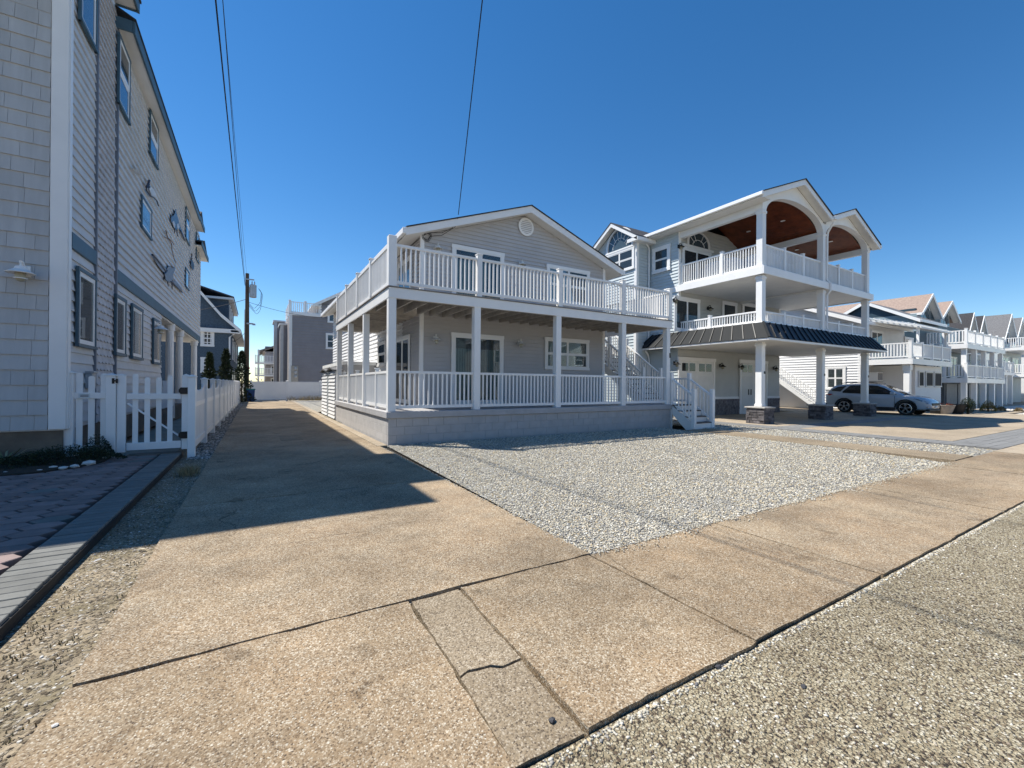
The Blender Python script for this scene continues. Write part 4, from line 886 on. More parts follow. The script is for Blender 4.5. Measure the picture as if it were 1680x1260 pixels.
# ground-floor garage wall
gw = box('garage_wall', (XRL, YR, -.1), (XRR, 22, 3.3), h2_grey, RH); siding(gw, '-Y', YR, XRL, XRR, .75, 3.18, .15, h2_grey, proud=.035)
siding(gw, '-X', XRL, YR, 22, .0, 9.0, .15, h2_siding, proud=.035)
box('belt_trim', (XRL, YR-.04, .74), (XRR, YR-.012, .92), white, RH)
st = MB(); rnd = random.Random(3); z = -.05
sv = box('stone_wainscot', (XRL, YR-.03, -.1), (XRR, YR-.001, .74), stone_mat, RH)
T = face('-Y', YR-.03)
while z < .7:
    a = XRL
    while a < XRR-.05:
        wd = min(rnd.uniform(.2, .45), XRR-a); st.box((a, 0, z), (a+wd-.01, rnd.uniform(.01, .04), z+.10), T); a += wd
    z += .107
st.build('stones', stone_mat, sv, stuff=True)
def gdoor(u0, u1, v0, n, name, zb=.0):
    Y = YR-.05; x0, x1 = aY(u0, 620, Y).x, aY(u1, 620, Y).x; z1 = aY((u0+u1)/2, v0, Y).z
    d = box(name, (x0+.12, Y-.02, zb-.05), (x1-.12, Y+.01, z1-.13), whitewood, RH)
    T = face('-Y', Y); MB().box((x0, 0, zb-.05), (x0+.12, .05, z1), T).box((x1-.12, 0, zb-.05), (x1, .05, z1), T).box((x0-.05, 0, z1-.13), (x1+.05, .06, z1+.03), T).build('door_casing', white, d)
    wv = (x1-x0-.24)/n
    for i in range(n):
        a = x0+.12+i*wv; 
        MB().box((a+wv*.12, .021, z1-.62), (a+wv*.47, .028, z1-.25), T).build('pane', black_glass, d); MB().box((a+wv*.55, .021, z1-.62), (a+wv*.88, .028, z1-.25), T).build('pane', black_glass, d)
        MB().box((a+wv*.08, .02, z1-.68), (a+wv*.92, .026, z1-.64), T).box((a+wv*.1, .02, .12), (a+wv*.9, .027, z1-.85), T).build('panel', whitewood, d)
    return d
d1 = gdoor(1112, 1172, 588, 2, 'garage_door'); d2 = gdoor(1213, 1258, 592, 2, 'carriage_door')
for u in (1228, 1232): q = aY(u, 640, YR-.08); box('door_handle', (q.x-.03, YR-.10, 1.0), (q.x+.03, YR-.075, 1.3), black_metal, d2)
for u, v in ((1105, 598), (1180, 602), (1212, 603), (1268, 606)): q = aY(u, v, YR); wall_lamp(RH, '-Y', YR-.015, q.x, q.z, 1.25, black_metal)
# skirt roof with standing seams
MB().box((16.55, 8.95, 3.2), (26.95, YR-.02, 3.25)).build('carport_ceiling', soffit, RH)
MB().box((16.42, 8.85, 3.20), (27.08, 8.95, 3.29)).box((16.42, 8.951, 3.20), (16.548, 15.2, 3.29)).box((26.952, 8.951, 3.2), (27.08, YR, 3.29)).build('skirt_gutter', white, RH, bevel=.01)
bx0, bx1, by = 16.40, 27.10, 8.84; tx0, tx1, ty = 16.86, 26.70, 9.32; zb_, zt_ = 3.29, 3.95
skb = MB().poly([(bx0, by, zb_), (bx1, by, zb_), (tx1, ty, zt_), (tx0, ty, zt_), (bx0, 15.2, zb_), (tx0, 14.7, zt_), (bx1, 13.2, zb_), (tx1, 13.2, zt_), (tx0, ty, zb_), (tx1, ty, zb_), (tx0, 14.7, zb_), (tx1, 13.2, zb_)],
    [(0, 1, 2, 3), (0, 3, 5, 4), (1, 6, 7, 2), (4, 5, 10), (0, 4, 10, 8), (0, 8, 9, 1), (1, 9, 11, 6), (6, 11, 7), (8, 10, 5, 3), (9, 2, 7, 11), (8, 3, 2, 9)]).build('skirt_roof', seam_mat, RH)
nl = 13
def lp(a, b, t): return Vector(a)+(Vector(b)-Vector(a))*t
A0, A1, B0, B1 = (bx0, by, zb_), (bx0, 15.2, zb_), (tx0, ty, zt_), (tx0, 14.7, zt_)
nv = Vector((-.82, 0, .57))
for i in range(nl):
    t0, t1 = i/nl+.004, (i+1)/nl-.004; q = [lp(A0, A1, t0), lp(A0, A1, t1), lp(B0, B1, t1), lp(B0, B1, t0)]
    MB().poly([p+nv*.003 for p in q]+[p+nv*.010 for p in q], [(0, 1, 2, 3), (4, 7, 6, 5), (0, 4, 5, 1), (1, 5, 6, 2), (2, 6, 7, 3), (3, 7, 4, 0)]).build('roof_panel', metal_roof, skb)
    p, r_ = lp(A0, A1, (i+.999)/nl), lp(B0, B1, (i+.999)/nl); MB().beam(p+nv*.02, r_+nv*.02, .03, .05, nv).build('seam', seam_mat, skb)
A0, A1, B0, B1 = (bx0, by, zb_), (bx1, by, zb_), (tx0, ty, zt_), (tx1, ty, zt_); nv = Vector((0, -.81, .59)); nl = 24
for i in range(nl):
    t0, t1 = i/nl+.002, (i+1)/nl-.002; q = [lp(A0, A1, t0), lp(A0, A1, t1), lp(B0, B1, t1), lp(B0, B1, t0)]
    MB().poly([p+nv*.003 for p in q]+[p+nv*.010 for p in q], [(0, 1, 2, 3), (4, 7, 6, 5), (0, 4, 5, 1), (1, 5, 6, 2), (2, 6, 7, 3), (3, 7, 4, 0)]).build('roof_panel', seam_mat, skb)
    if i: p, r_ = lp(A0, A1, i/nl), lp(B0, B1, i/nl); MB().beam(p+nv*.02, r_+nv*.02, .03, .05, nv).build('seam', seam_mat, skb)
MB().beam((bx0, by, zb_+.02), (tx0, ty, zt_+.02), .08, .04).build('hip_cap', metal_roof, skb)
# second-floor deck and short rails, third-floor deck
MB().box((16.88, 9.34, 3.90), (26.68, YR, 3.955)).build('second_deck', whitewood, RH)
def band(z0, z1, nm, x0=16.85, x1=26.75, y0=9.30, yb=YR, t=.05): return MB().box((x0, y0, z0), (x1, y0+t, z1)).box((x0, y0+t+.001, z0), (x0+t, yb, z1)).box((x1-t, y0+t+.001, z0), (x1, yb, z1)).build(nm, white, RH, bevel=.006)
band(5.84, 6.14, 'third_deck_fascia')
MB().box((16.91, 9.36, 5.90), (26.69, YR, 5.93)).build('third_deck_ceiling', soffit, RH); bm_ = MB(); y = 9.4
while y < YR-.1: bm_.box((16.92, y, 5.885), (26.68, y+.17, 5.899)); y += .18
bm_.build('ceiling_boards', soffit, RH, stuff=True); box('third_deck', (16.9, 9.355, 6.10), (26.7, YR, 6.135), whitewood, RH)
box('ceiling_beam', (21.85, 9.5, 5.80), (22.05, YR, 5.884), soffit, RH)
for (za, hh, gp_) in ((3.955, .50, .05), (6.135, .98, .07)):
    railing(RH, (17.24, CYc), (21.81, CYc), za, h=hh, gap=gp_, posts=(.34, .67), pw=.12, ph=hh+.07, sp=.115); railing(RH, (22.09, CYc), (26.36, CYc), za, h=hh, gap=gp_, posts=(.34, .67), pw=.12, ph=hh+.07, sp=.115)
    railing(RH, (17.1, 9.7), (17.1, 13.3 if za > 5 else 14.6), za, h=hh, gap=gp_, posts=(.42, .98), pw=.13, ph=hh+.07, sp=.115)
    railing(RH, (26.5, 9.7), (26.5, YR-.05), za, h=hh, gap=gp_, posts=(.5,), pw=.12, ph=hh+.07, sp=.115, each=False)
# upper walls
uw = box('upper_wall', (XRL+.02, YR+.02, 3.3), (XRR, 22, 8.9), h2_grey, RH)
siding(uw, '-Y', YR+.018, XRL, XRR, 3.96, 5.88, .15, h2_grey, 'second_floor_siding', proud=.035); siding(uw, '-Y', YR+.018, XRL, XRR, 6.14, 9.1, .15, h2_grey, 'third_floor_siding', proud=.035)
for x in (XRL, XRR-.1): box('corner_board', (x-.02, YR-.03, 3.96), (x+.14, YR+.016, 9.0), white, RH)
def ry(u0, v0, u1, z0, **k): um = (u0+u1)/2; return window(RH, '-Y', YR, aY(u0, v0, YR).x, aY(u1, v0, YR).x, z0, aY(um, v0, YR).z, **k)
ry(1105, 489, 1147, 3.98, style='slider', mull=2, gm=glass_dark, back=blind_teal, name='sliding_door', sill=False, trim=.14); ry(1184, 496, 1208, 3.98, style='fixed', gm=glass_dark, name='porch_door', sill=False, trim=.12); ry(1217, 499, 1245, 4.6, gm=glass_dark, trim=.12)
ry(1118, 409, 1165, 6.16, style='slider', mull=2, gm=glass_dark, back=blind_teal, name='sliding_door', sill=False, trim=.14); ry(1185, 425, 1230, 6.2, style='slider', mull=2, gm=glass_dark, name='sliding_door', sill=False)
q = aY(1120, 600, YR).x; box('door_head', (q-.1, YR-.09, aY(1140, 409, YR).z), (aY(1165, 600, YR).x+.1, YR-.015, aY(1140, 409, YR).z+.12), white, RH)
def arch_window(facing, plane, a0, a1, z0, zs, z1, parent, n=5):
    """half-elliptic fanlight: springing zs, crown z1"""
    T = face(facing, plane); c = (a0+a1)/2; r = (a1-a0)/2; N = 18
    outer = [(c+r*math.cos(math.pi*i/N), zs+(z1-zs)*math.sin(math.pi*i/N)) for i in range(N+1)]; k = .86
    inner = [(c+r*k*math.cos(math.pi*i/N), zs+(z1-zs-.07)*math.sin(math.pi*i/N)) for i in range(N+1)]
    b = MB()
    for i in range(N): b.prism([outer[i], outer[i+1], inner[i+1], inner[i]], lambda p, q, t: T(p, t, q), .02, .075)
    b.box((a0, .02, z0), (a0+r*(1-k), .075, zs), T).box((a1-r*(1-k), .02, z0), (a1, .075, zs), T).box((a0-.03, .02, z0-.08), (a1+.03, .085, z0), T)
    o = b.build('arched_window', white, parent)
    MB().prism([(inner[0][0], z0)]+inner+[(inner[-1][0], z0)], lambda p, q, t: T(p, t, q), .03, .036).build('pane', glass_blue, o)
    m = MB()
    for i in range(1, n+1):
        t = math.pi*i/(n+1); m.beam(T(c+r*.42*math.cos(t), .042, z0+(zs-z0)*.6+(z1-zs)*.42*math.sin(t)), T(c+r*k*math.cos(t), .042, zs+(z1-zs-.07)*math.sin(t)), .02, .02)
    for i in range(N): t0, t1 = math.pi*i/N, math.pi*(i+1)/N; m.beam(T(c+r*.5*math.cos(t0), .042, z0+(zs-z0)*.6+(z1-zs)*.5*math.sin(t0)), T(c+r*.5*math.cos(t1), .042, z0+(zs-z0)*.6+(z1-zs)*.5*math.sin(t1)), .02, .02)
    for i in (-.5, 0, .5): m.beam(T(c+r*i, .042, z0), T(c+r*i, .042, z0+(zs-z0)*.7), .02, .02)
    m.build('muntin', white, o); return o
p0, p1 = aY(1126, 408, YR), aY(1163, 408, YR); arch_window('-Y', YR, p0.x, p1.x, aY(1145, 411, YR).z, aY(1145, 400, YR).z, aY(1145, 381, YR).z, RH)
for u, v in ((1112, 407), (1104, 495), (1160, 508)): q = aY(u, v, YR); wall_lamp(RH, '-Y', YR-.015, q.x, q.z, 1.2, black_metal)
a_, c_ = aX(1072, 420, XRL), aX(1101, 420, XRL); window(RH, '-X', XRL-.02, c_.y, a_.y, aX(1086, 447, XRL).z, aX(1086, 405, XRL).z, trim=.14)
box('side_belt', (XRL-.06, YR-.1, 5.86), (XRL-.016, 14.95, 6.12), white, RH)
# porch roof: two gables towards the street
yo2 = 9.10; pr1, pr2 = (19.5, 10.05), (24.1, 9.80); eL, vl, eR = (16.40, 8.83), (21.90, 9.02), (26.95, 8.60)
def roofplane(p, q, y0, y1, d0, d1, nm, m_, par=RH):
    return MB().poly([(p[0], y0, p[1]+d0), (q[0], y0, q[1]+d0), (q[0], y1, q[1]+d0), (p[0], y1, p[1]+d0), (p[0], y0, p[1]+d1), (q[0], y0, q[1]+d1), (q[0], y1, q[1]+d1), (p[0], y1, p[1]+d1)],
        [(0, 1, 2, 3), (4, 7, 6, 5), (0, 4, 5, 1), (1, 5, 6, 2), (2, 6, 7, 3), (3, 7, 4, 0)]).build(nm, m_, par)
for p, q in ((eL, pr1), (pr1, vl), (vl, pr2), (pr2, eR)):
    roofplane(p, q, yo2-.04, 22, .0, .04, 'roof', roof_dark); roofplane(p, q, yo2, yo2+.05, -.22, -.002, 'rake_board', white); roofplane(p, q, yo2+.051, CYc-.13, -.19, -.16, 'rake_soffit', soffit)
box('gutter', (eL[0]-.10, yo2-.03, eL[1]-.14), (eL[0]+.02, 15.1, eL[1]+.0), white, RH, .015); box('eave_soffit', (eL[0]+.02, yo2+.06, eL[1]-.17), (17.0, 15, eL[1]-.14), soffit, RH)
MB().box((eR[0]-.02, yo2-.03, eR[1]-.14), (eR[0]+.10, 15, eR[1])).build('gutter', white, RH, bevel=.015)
def arch(xa, xb, zs, zc, roofpts, nm):
    N = 26; c = (xa+xb)/2; r = (xb-xa)/2; b = MB(); pts = []
    def rz(x):
        for (p, q) in zip(roofpts[:-1], roofpts[1:]):
            if p[0]-1e-6 <= x <= q[0]+1e-6: return p[1]+(q[1]-p[1])*(x-p[0])/(q[0]-p[0])-.20
        return roofpts[-1][1]-.2
    xsn = [c-r*math.cos(math.pi*i/N) for i in range(N+1)]
    if all(abs(x-roofpts[1][0]) > .01 for x in xsn): xsn.append(roofpts[1][0]); xsn.sort()
    zar = lambda x: zs+(zc-zs)*math.sqrt(max(0, 1-((x-c)/r)**2))
    for x0, x1 in zip(xsn[:-1], xsn[1:]): b.prism([(x0, zar(x0)), (x1, zar(x1)), (x1, max(rz(x1), zar(x1)+.03)), (x0, max(rz(x0), zar(x0)+.03))], lambda p, q, t: Vector((p, t, q)), CYc-.125, CYc+.125)
    return b.build(nm, white, RH)
arch(17.225, 21.825, 8.34, 9.22, [eL, pr1, vl], 'arch'); arch(22.075, 26.375, 8.30, 9.10, [vl, pr2, eR], 'arch')
for x, z1 in zip(CXs, (8.95, 8.80, 8.60)): box('arch_pier', (x-.126, CYc-.126, 8.42), (x+.126, CYc+.126, z1), white, RH)
box('side_beam', (16.99, CYc+.13, 8.36), (17.21, 15, 8.66), white, RH, .01); box('valley_beam', (21.84, CYc+.13, 8.20), (22.06, YR, 8.46), white, RH, .01); box('side_beam', (26.39, CYc+.13, 8.20), (26.61, YR, 8.5), white, RH, .01)
for p, q in (((17.1, 8.66), (19.5, 9.62)), ((19.5, 9.62), (21.95, 8.5)), ((21.95, 8.5), (24.1, 9.40)), ((24.1, 9.40), (26.5, 8.45))):
    n = 18; b = MB(); y0, y1 = CYc+.127, YR+.01
    for i in range(n):
        a = (p[0]+(q[0]-p[0])*(i+.03)/n, p[1]+(q[1]-p[1])*(i+.03)/n); c = (p[0]+(q[0]-p[0])*(i+.97)/n, p[1]+(q[1]-p[1])*(i+.97)/n)
        b.poly([(a[0], y0, a[1]), (c[0], y0, c[1]), (c[0], y1, c[1]), (a[0], y1, a[1]), (a[0], y0, a[1]+.02), (c[0], y0, c[1]+.02), (c[0], y1, c[1]+.02), (a[0], y1, a[1]+.02)], [(0, 1, 2, 3), (4, 7, 6, 5), (0, 4, 5, 1), (1, 5, 6, 2), (2, 6, 7, 3), (3, 7, 4, 0)])
    b.build('wood_ceiling', wood_ceiling, RH, stuff=True); roofplane(p, q, y0, y1, .021, .03, 'ceiling_backing', dark_in)
    m_ = lp((*p, 0), (*q, 0), .5)
    for yy in (10.6, 12.2): MB().lathe((m_.x, yy, m_.y-.012), [(.10, .012), (.10, -.004), (.07, -.008)], 14).build('downlight', white, RH)
# downpipe at the middle column
MB().tube([(22.0, 9.06, 8.93), (22.0, 9.12, 8.75), (22.14, 9.38, 8.45), (22.14, 9.41, 8.2), (22.14, 9.41, 6.3), (22.14, 9.26, 6.1), (22.14, 9.26, 5.8), (22.14, 9.40, 5.6), (22.14, 9.40, 4.1), (22.14, 9.28, 3.9)], .045, 8).build('downpipe', white, RH)
box('rain_head', (21.85, 8.98, 8.86), (22.1, 9.12, 9.0), white, RH, .01)
# gabled stair tower on the drive side
TX, TY0, TY1, TZ = 16.0, 15.0, 17.85, 8.72
tw = box('tower_wall', (TX+.02, TY0+.02, -.1), (18.5, TY1, TZ), h2_siding, RH); tp = 9.62; tm_ = (TY0+TY1)/2
MB().prism([(TY0+.02, TZ), (TY1, TZ), (tm_, tp)], lambda p, q, t: Vector((t, p, q)), TX+.02, 18.5).build('tower_gable', h2_siding, RH)
siding(tw, '-X', TX+.02, TY0, TY1, .0, TZ, .15, h2_siding, 'tower_side_siding', proud=.035); siding(tw, '-Y', TY0+.02, TX, 17.2, .0, TZ, .15, h2_siding, 'tower_front_siding', proud=.035)
box('corner_board', (TX-.02, TY0-.02, 0), (TX+.14, TY0+.015, TZ), white, RH); box('corner_board', (TX-.022, TY0+.016, 0), (TX+.015, TY0+.14, TZ), white, RH)
def tz(v, Y): return 0
a_, c_ = aX(1041.5, 420, TX), aX(995, 420, TX)
zb1 = aX(1018, 410, TX).z
arch_window('-X', TX, a_.y+.04, c_.y-.04, zb1+.02, zb1+.18, aX(1018, 374, TX).z, RH, 6); window(RH, '-X', TX, a_.y, c_.y, aX(1018, 446, TX).z-.05, zb1-.06, mull=2, gm=glass_dark, trim=.10)
for (a, c, ya, yb) in ((TY0-.35, tm_, TZ-.12, tp+.12), (tm_, TY1+.35, tp+.12, TZ-.12)):
    for nm, m_, x0, x1, d0, d1 in (('tower_roof', roof_dark, TX-.38, 18.5, .06, .10), ('tower_rake', white, TX-.36, TX-.31, -.14, .058), ('tower_soffit', soffit, TX-.309, TX+.0, -.10, -.08)):
        MB().poly([(x0, a, ya+d0), (x0, c, yb+d0), (x1, c, yb+d0), (x1, a, ya+d0), (x0, a, ya+d1), (x0, c, yb+d1), (x1, c, yb+d1), (x1, a, ya+d1)], [(0, 1, 2, 3), (4, 7, 6, 5), (0, 4, 5, 1), (1, 5, 6, 2), (2, 6, 7, 3), (3, 7, 4, 0)]).build(nm, m_, RH)
box('tower_eave', (TX-.36, TY0-.38, TZ-.26), (18.4, TY0-.30, TZ-.08), white, RH); box('tower_eave_soffit', (TX-.30, TY0-.30, TZ-.25), (18.4, TY0+.02, TZ-.22), soffit, RH); box('eave_return', (TX-.36, TY0-.30, TZ-.26), (TX-.305, TY0+.3, TZ-.10), white, RH)
MB().tube([(16.35, 15.0, 8.7), (16.6, 14.93, 8.5), (16.8, 14.93, 8.3), (16.8, 14.93, 3.4)], .04, 8).build('downpipe', white, RH)
MB().tube([(16.55, 14.9, 3.18), (16.75, 14.93, 3.0), (16.85, 14.93, 2.8), (16.85, 14.93, 0)], .04, 8).build('downpipe', white, RH)
# covered furniture on the third-floor deck
cov = mat('white_furniture_cover', (.62, .64, .66), .7, .1, 3, 0, .3, 8)
def cover(x, y, wx, wy_, h, label):
    N = 14; b = MB(); rnd = random.Random(int(x*10)); vs = []
    for k, (zz, s) in enumerate(((0, 1.06), (h*.5, 1.02), (h*.92, .98), (h, .90), (h+.02, .0))):
        for i in range(N):
            a = 2*math.pi*i/N; cx_, cy_ = math.cos(a), math.sin(a); q = 1/max(abs(cx_), abs(cy_))**.85; f_ = 1+(.05*math.sin(i*2.6+k*.3)*(1-k/5))
            vs.append((x+cx_*q*wx*s*f_, y+cy_*q*wy_*s*f_, 6.136+zz))
    fs = [(k*N+i, k*N+(i+1) % N, (k+1)*N+(i+1) % N, (k+1)*N+i) for k in range(4) for i in range(N)]+[list(range(N))[::-1]]
    o = b.poly(vs, fs).build('furniture_cover', cov, None, smooth=True); tag(o, label, 'furniture', 'covered furniture on the third-floor deck')
cover(17.85, 11.6, .45, .75, .85, 'white covered chair set behind the deck rail near the sliding door'); cover(18.6, 10.35, .6, .5, .92, 'white covered table at the street corner of the upper deck'); cover(20.3, 10.6, .7, .5, .8, 'white covered sofa under the first arch')
red = mat('red_cloth', (.35, .03, .03), .7)
# ================================================================== DRIVES AND YARDS TO THE RIGHT
rd = setting('neighbour_drive', (21, 7, -.1))
for (x0, y0, x1, y1) in ((16.32, 3.92, 20.0, 7.75), (20.02, 3.92, 23.6, 7.75), (23.62, 3.92, 27.3, 7.75), (16.32, 8.5, 21.9, 13.2), (21.92, 8.5, 27.3, 13.2)): slab('slab', rect(x0, y0, x1, y1), -.1, .0, concrete_far, rd, .001, .5)
def paver_band(x0, y0, x1, y1, px_, py_):
    b = MB(); y = y0; r = 0
    while y < y1-.02:
        x = x0-(px_/2 if r % 2 else 0)
        while x < x1:
            a, c = max(x, x0), min(x+px_, x1)
            if c-a > .04: b.box((a+.004, y+.004, -.06), (c-.004, min(y+py_, y1)-.004, random.uniform(-.003, .003)))
            x += px_
        y += py_; r += 1
    b.build('paver_band', paver_far, rd, stuff=True)
paver_band(15.42, 2.85, 16.30, 13, .22, .22); paver_band(16.32, 2.85, 27.3, 3.90, .30, .21); paver_band(16.32, 7.77, 27.3, 8.48, .30, .2)
dv = setting('side_drive', (30, 10, -.1))
for i in range(4): slab('slab', rect(27.4+.02, 2.85+i*5, 32.0, 7.83+i*5), -.1, .0, concrete_far, dv, .001, .5)
slab('slab', rect(32.02, 2.85, 37.0, 6.6), -.1, .0, concrete_far, dv, .001, .5); slab('slab', rect(32.02, 6.62, 43.0, 12.0), -.1, -.002, concrete_far, dv, .001, .5)
flat('white_stone_yard', [(37.05, 2.86), (75, 2.86), (75, 9.4), (43.1, 9.4), (43.1, 6.4), (37.05, 6.4)], -.02, mat('white_stone_bed', (.62, .59, .54), .9, .25, 8, 0, 1.0, 25))
n = 5000; wx, wy2 = scatter(n, 37.1, 3.0, 60, 8); k_ = ~((wx < 43) & (wy2 > 6.3)); pebbles('white_stones', wx[k_], wy2[k_], np.full(k_.sum(), -.02), np.random.uniform(.03, .07, k_.sum()), wh, 'white landscaping stones in the far front yards', 'stones')

# ================================================================== HOUSES DOWN THE STREET
def gable(parent, x0, x1, y0, y1, ze_, zr_, axis, m_roof, m_wall, over=.35, nm='roof'):
    """gable roof with ridge along axis, wall ends filled"""
    t = .10
    if axis == 'x':
        ym = (y0+y1)/2; k = (zr_-ze_)/(ym-y0); a, c = x0-over, x1+over; zo = ze_-k*over
        MB().prism([(y0, ze_), (y1, ze_), (ym, zr_)], lambda p, q, s: Vector((s, p, q)), x0+.001, x1-.001).build('gable_end', m_wall, parent)
        for (yA, yB_) in ((y0-over, ym), (y1+over, ym)):
            MB().poly([(a, yA, zo+.02), (c, yA, zo+.02), (c, yB_, zr_+.02), (a, yB_, zr_+.02), (a, yA, zo+t), (c, yA, zo+t), (c, yB_, zr_+t), (a, yB_, zr_+t)], [(0, 1, 2, 3), (4, 7, 6, 5), (0, 4, 5, 1), (1, 5, 6, 2), (2, 6, 7, 3), (3, 7, 4, 0)]).build(nm, m_roof, parent)
            MB().poly([(a-.04, yA, zo-.14), (a-.003, yA, zo-.14), (a-.003, yB_, zr_-.14), (a-.04, yB_, zr_-.14), (a-.04, yA, zo+t), (a-.003, yA, zo+t), (a-.003, yB_, zr_+t), (a-.04, yB_, zr_+t)], [(0, 1, 2, 3), (4, 7, 6, 5), (0, 4, 5, 1), (1, 5, 6, 2), (2, 6, 7, 3), (3, 7, 4, 0)]).build('rake_board', white, parent)
        box('eave_fascia', (a, y0-over-.05, zo-.10), (c, y0-over-.003, zo+.10), white, parent)
    else:
        xm = (x0+x1)/2; k = (zr_-ze_)/(xm-x0); a, c = y0-over, y1+over; zo = ze_-k*over
        MB().prism([(x0, ze_), (x1, ze_), (xm, zr_)], lambda p, q, s: Vector((p, s, q)), y0+.001, y1-.001).build('gable_end', m_wall, parent)
        for (xA, xB_) in ((x0-over, xm), (x1+over, xm)):
            MB().poly([(xA, a, zo+.02), (xA, c, zo+.02), (xB_, c, zr_+.02), (xB_, a, zr_+.02), (xA, a, zo+t), (xA, c, zo+t), (xB_, c, zr_+t), (xB_, a, zr_+t)], [(0, 1, 2, 3), (4, 7, 6, 5), (0, 4, 5, 1), (1, 5, 6, 2), (2, 6, 7, 3), (3, 7, 4, 0)]).build(nm, m_roof, parent)
            MB().poly([(xA, a-.05, zo-.16), (xB_, a-.05, zr_-.16), (xB_, a-.003, zr_-.16), (xA, a-.003, zo-.16), (xA, a-.05, zo+t), (xB_, a-.05, zr_+t), (xB_, a-.003, zr_+t), (xA, a-.003, zo+t)], [(0, 1, 2, 3), (4, 7, 6, 5), (0, 4, 5, 1), (1, 5, 6, 2), (2, 6, 7, 3), (3, 7, 4, 0)]).build('rake_board', white, parent)
        for (xA, xB_) in ((x0-over, xm), (x1+over, xm)):
            MB().poly([(xA, a, zo-.01), (xB_, a, zr_-.01), (xB_, y0, zr_-.01), (xA, y0, zo-.01), (xA, a, zo+.015), (xB_, a, zr_+.015), (xB_, y0, zr_+.015), (xA, y0, zo+.015)], [(0, 1, 2, 3), (4, 7, 6, 5), (0, 4, 5, 1), (1, 5, 6, 2), (2, 6, 7, 3), (3, 7, 4, 0)]).build('rake_soffit', soffit, parent)
        box('eave_gutter', (x0-over-.07, a, zo-.1), (x0-over-.003, c, zo+.08), white, parent)
W3 = thing('white_house', (35.5, 14, 0), 'white sided two storey house with railed deck behind the parked car', 'house')
X3 = 32.0
w3_ = box('wall', (X3, 11.8, -.1), (39, 20.4, 5.55), pale_siding, W3); siding(w3_, '-X', X3, 11.8, 20.4, .1, 5.55, .17, pale_siding, proud=.045); gable(W3, X3, 39, 11.8, 20.4, 5.55, 7.3, 'x', roof_grey, pale_siding)
sg_top = lambda z: (11.8+(z-5.55)/1.75*4.3, 20.4-(z-5.55)/1.75*4.3)
siding(w3_, '-X', X3, 11.8, 20.4, 5.56, 7.1, .17, pale_siding, 'gable_siding', top=sg_top, proud=.045)
box('corner_board', (X3-.035, 11.75, 0), (X3+.1, 11.90, 5.5), white, W3)
q0, q1 = aX(1355, 602, X3), aX(1388, 637, X3); window(W3, '-X', X3-.02, q1.y, q0.y, q1.z-.1, q0.z, mull=2, trim=.12, back=curtain, gm=glass)
q0, q1 = aX(1303, 560, X3), aX(1330, 585, X3)
# deck on posts
box('deck_floor', (X3, 9.35, 2.98), (38.6, 11.78, 3.10), whitewood, W3); MB().box((X3-.04, 9.3, 2.80), (38.65, 9.345, 3.12)).box((X3-.045, 9.346, 2.80), (X3-.003, 11.8, 3.12)).build('deck_fascia', white, W3)
railing(W3, (X3+.03, 9.42), (X3+.03, 11.75), 3.12, h=.92, posts=(0, 1), pw=.16, ph=1.0, sp=.15, bw=.06); railing(W3, (X3+.15, 9.40), (38.55, 9.40), 3.12, h=.92, posts=(.25, .5, .75, 1), pw=.12, each=False, sp=.115)
MB().box((X3+.2, 9.5, -.1), (X3+.48, 9.78, 2.45)).box((X3+.16, 9.46, 2.45), (X3+.52, 9.82, 2.80)).build('deck_post', white, W3, bevel=.01)
en = box('porch_enclosure', (33.9, 9.75, .35), (38.3, 11.79, 2.80), pale_siding, W3); siding(en, '-Y', 9.75, 33.9, 38.3, .35, 1.45, .14, pale_siding); box('enclosure_base', (33.85, 9.68, -.1), (38.35, 11.78, .35), whitewood, W3)
for u0, u1 in ((1506, 1514), (1517.5, 1529), (1531.5, 1543)): window(W3, '-Y', 9.75, aY(u0, 615, 9.75).x, aY(u1, 615, 9.75).x, 1.5, 2.45, trim=.06, style='fixed', gm=screen_mat, tm=soffit, sash=black_metal)
window(W3, '-Y', 11.8, aY(1454, 620, 11.8).x, aY(1481, 620, 11.8).x, .15, 2.45, trim=.12, style='hung', gm=glass_dark, name='front_door', tm=soffit)
AC = thing('window_air_conditioner', (33.2, 11.6, 1.9), 'white window air conditioner beside the front door of the white house', 'air conditioner')
q = aY(1436, 618, 11.5); MB().box((q.x-.42, 11.25, q.z-.28), (q.x+.42, 11.79, q.z+.28)).build('case', white, AC, bevel=.02); WPb = MB()
for i in range(8): WPb.box((q.x-.36+i*.09, 11.235, q.z-.22), (q.x-.32+i*.09, 11.25, q.z+.22))
WPb.build('grille', mat('grey_grille', (.3, .31, .33), .6), AC)
for x0 in (-.42,): MB().box((q.x-.42, 11.25, q.z-.34), (q.x+.42, 11.79, q.z-.29)).build('bracket', galv, AC)
window(W3, '-Y', 11.8, aY(1428, 560, 11.8).x, aY(1447, 560, 11.8).x, 3.14, 5.1, style='slider', mull=2, trim=.1, gm=glass_dark, name='deck_door'); window(W3, '-Y', 11.8, aY(1483, 560, 11.8).x, aY(1497, 560, 11.8).x, 3.5, 5.0, trim=.1, mull=2)
aw = MB().poly([(33.0, 11.78, 5.72), (39.2, 11.78, 5.72), (39.3, 9.35, 5.05), (33.4, 9.35, 5.05), (33.0, 11.78, 5.62), (39.2, 11.78, 5.62), (39.3, 9.35, 4.95), (33.4, 9.35, 4.95)], [(0, 1, 2, 3), (4, 7, 6, 5), (0, 4, 5, 1), (1, 5, 6, 2), (2, 6, 7, 3), (3, 7, 4, 0)]).build('awning_roof', whitewood, W3)
for i in range(9): MB().beam((32.9+.01*i, 11.7-.27*i, 5.80-.075*i), (39.2, 11.7-.27*i, 5.78-.075*i), .06, .05).build('awning_rib', white, aw)
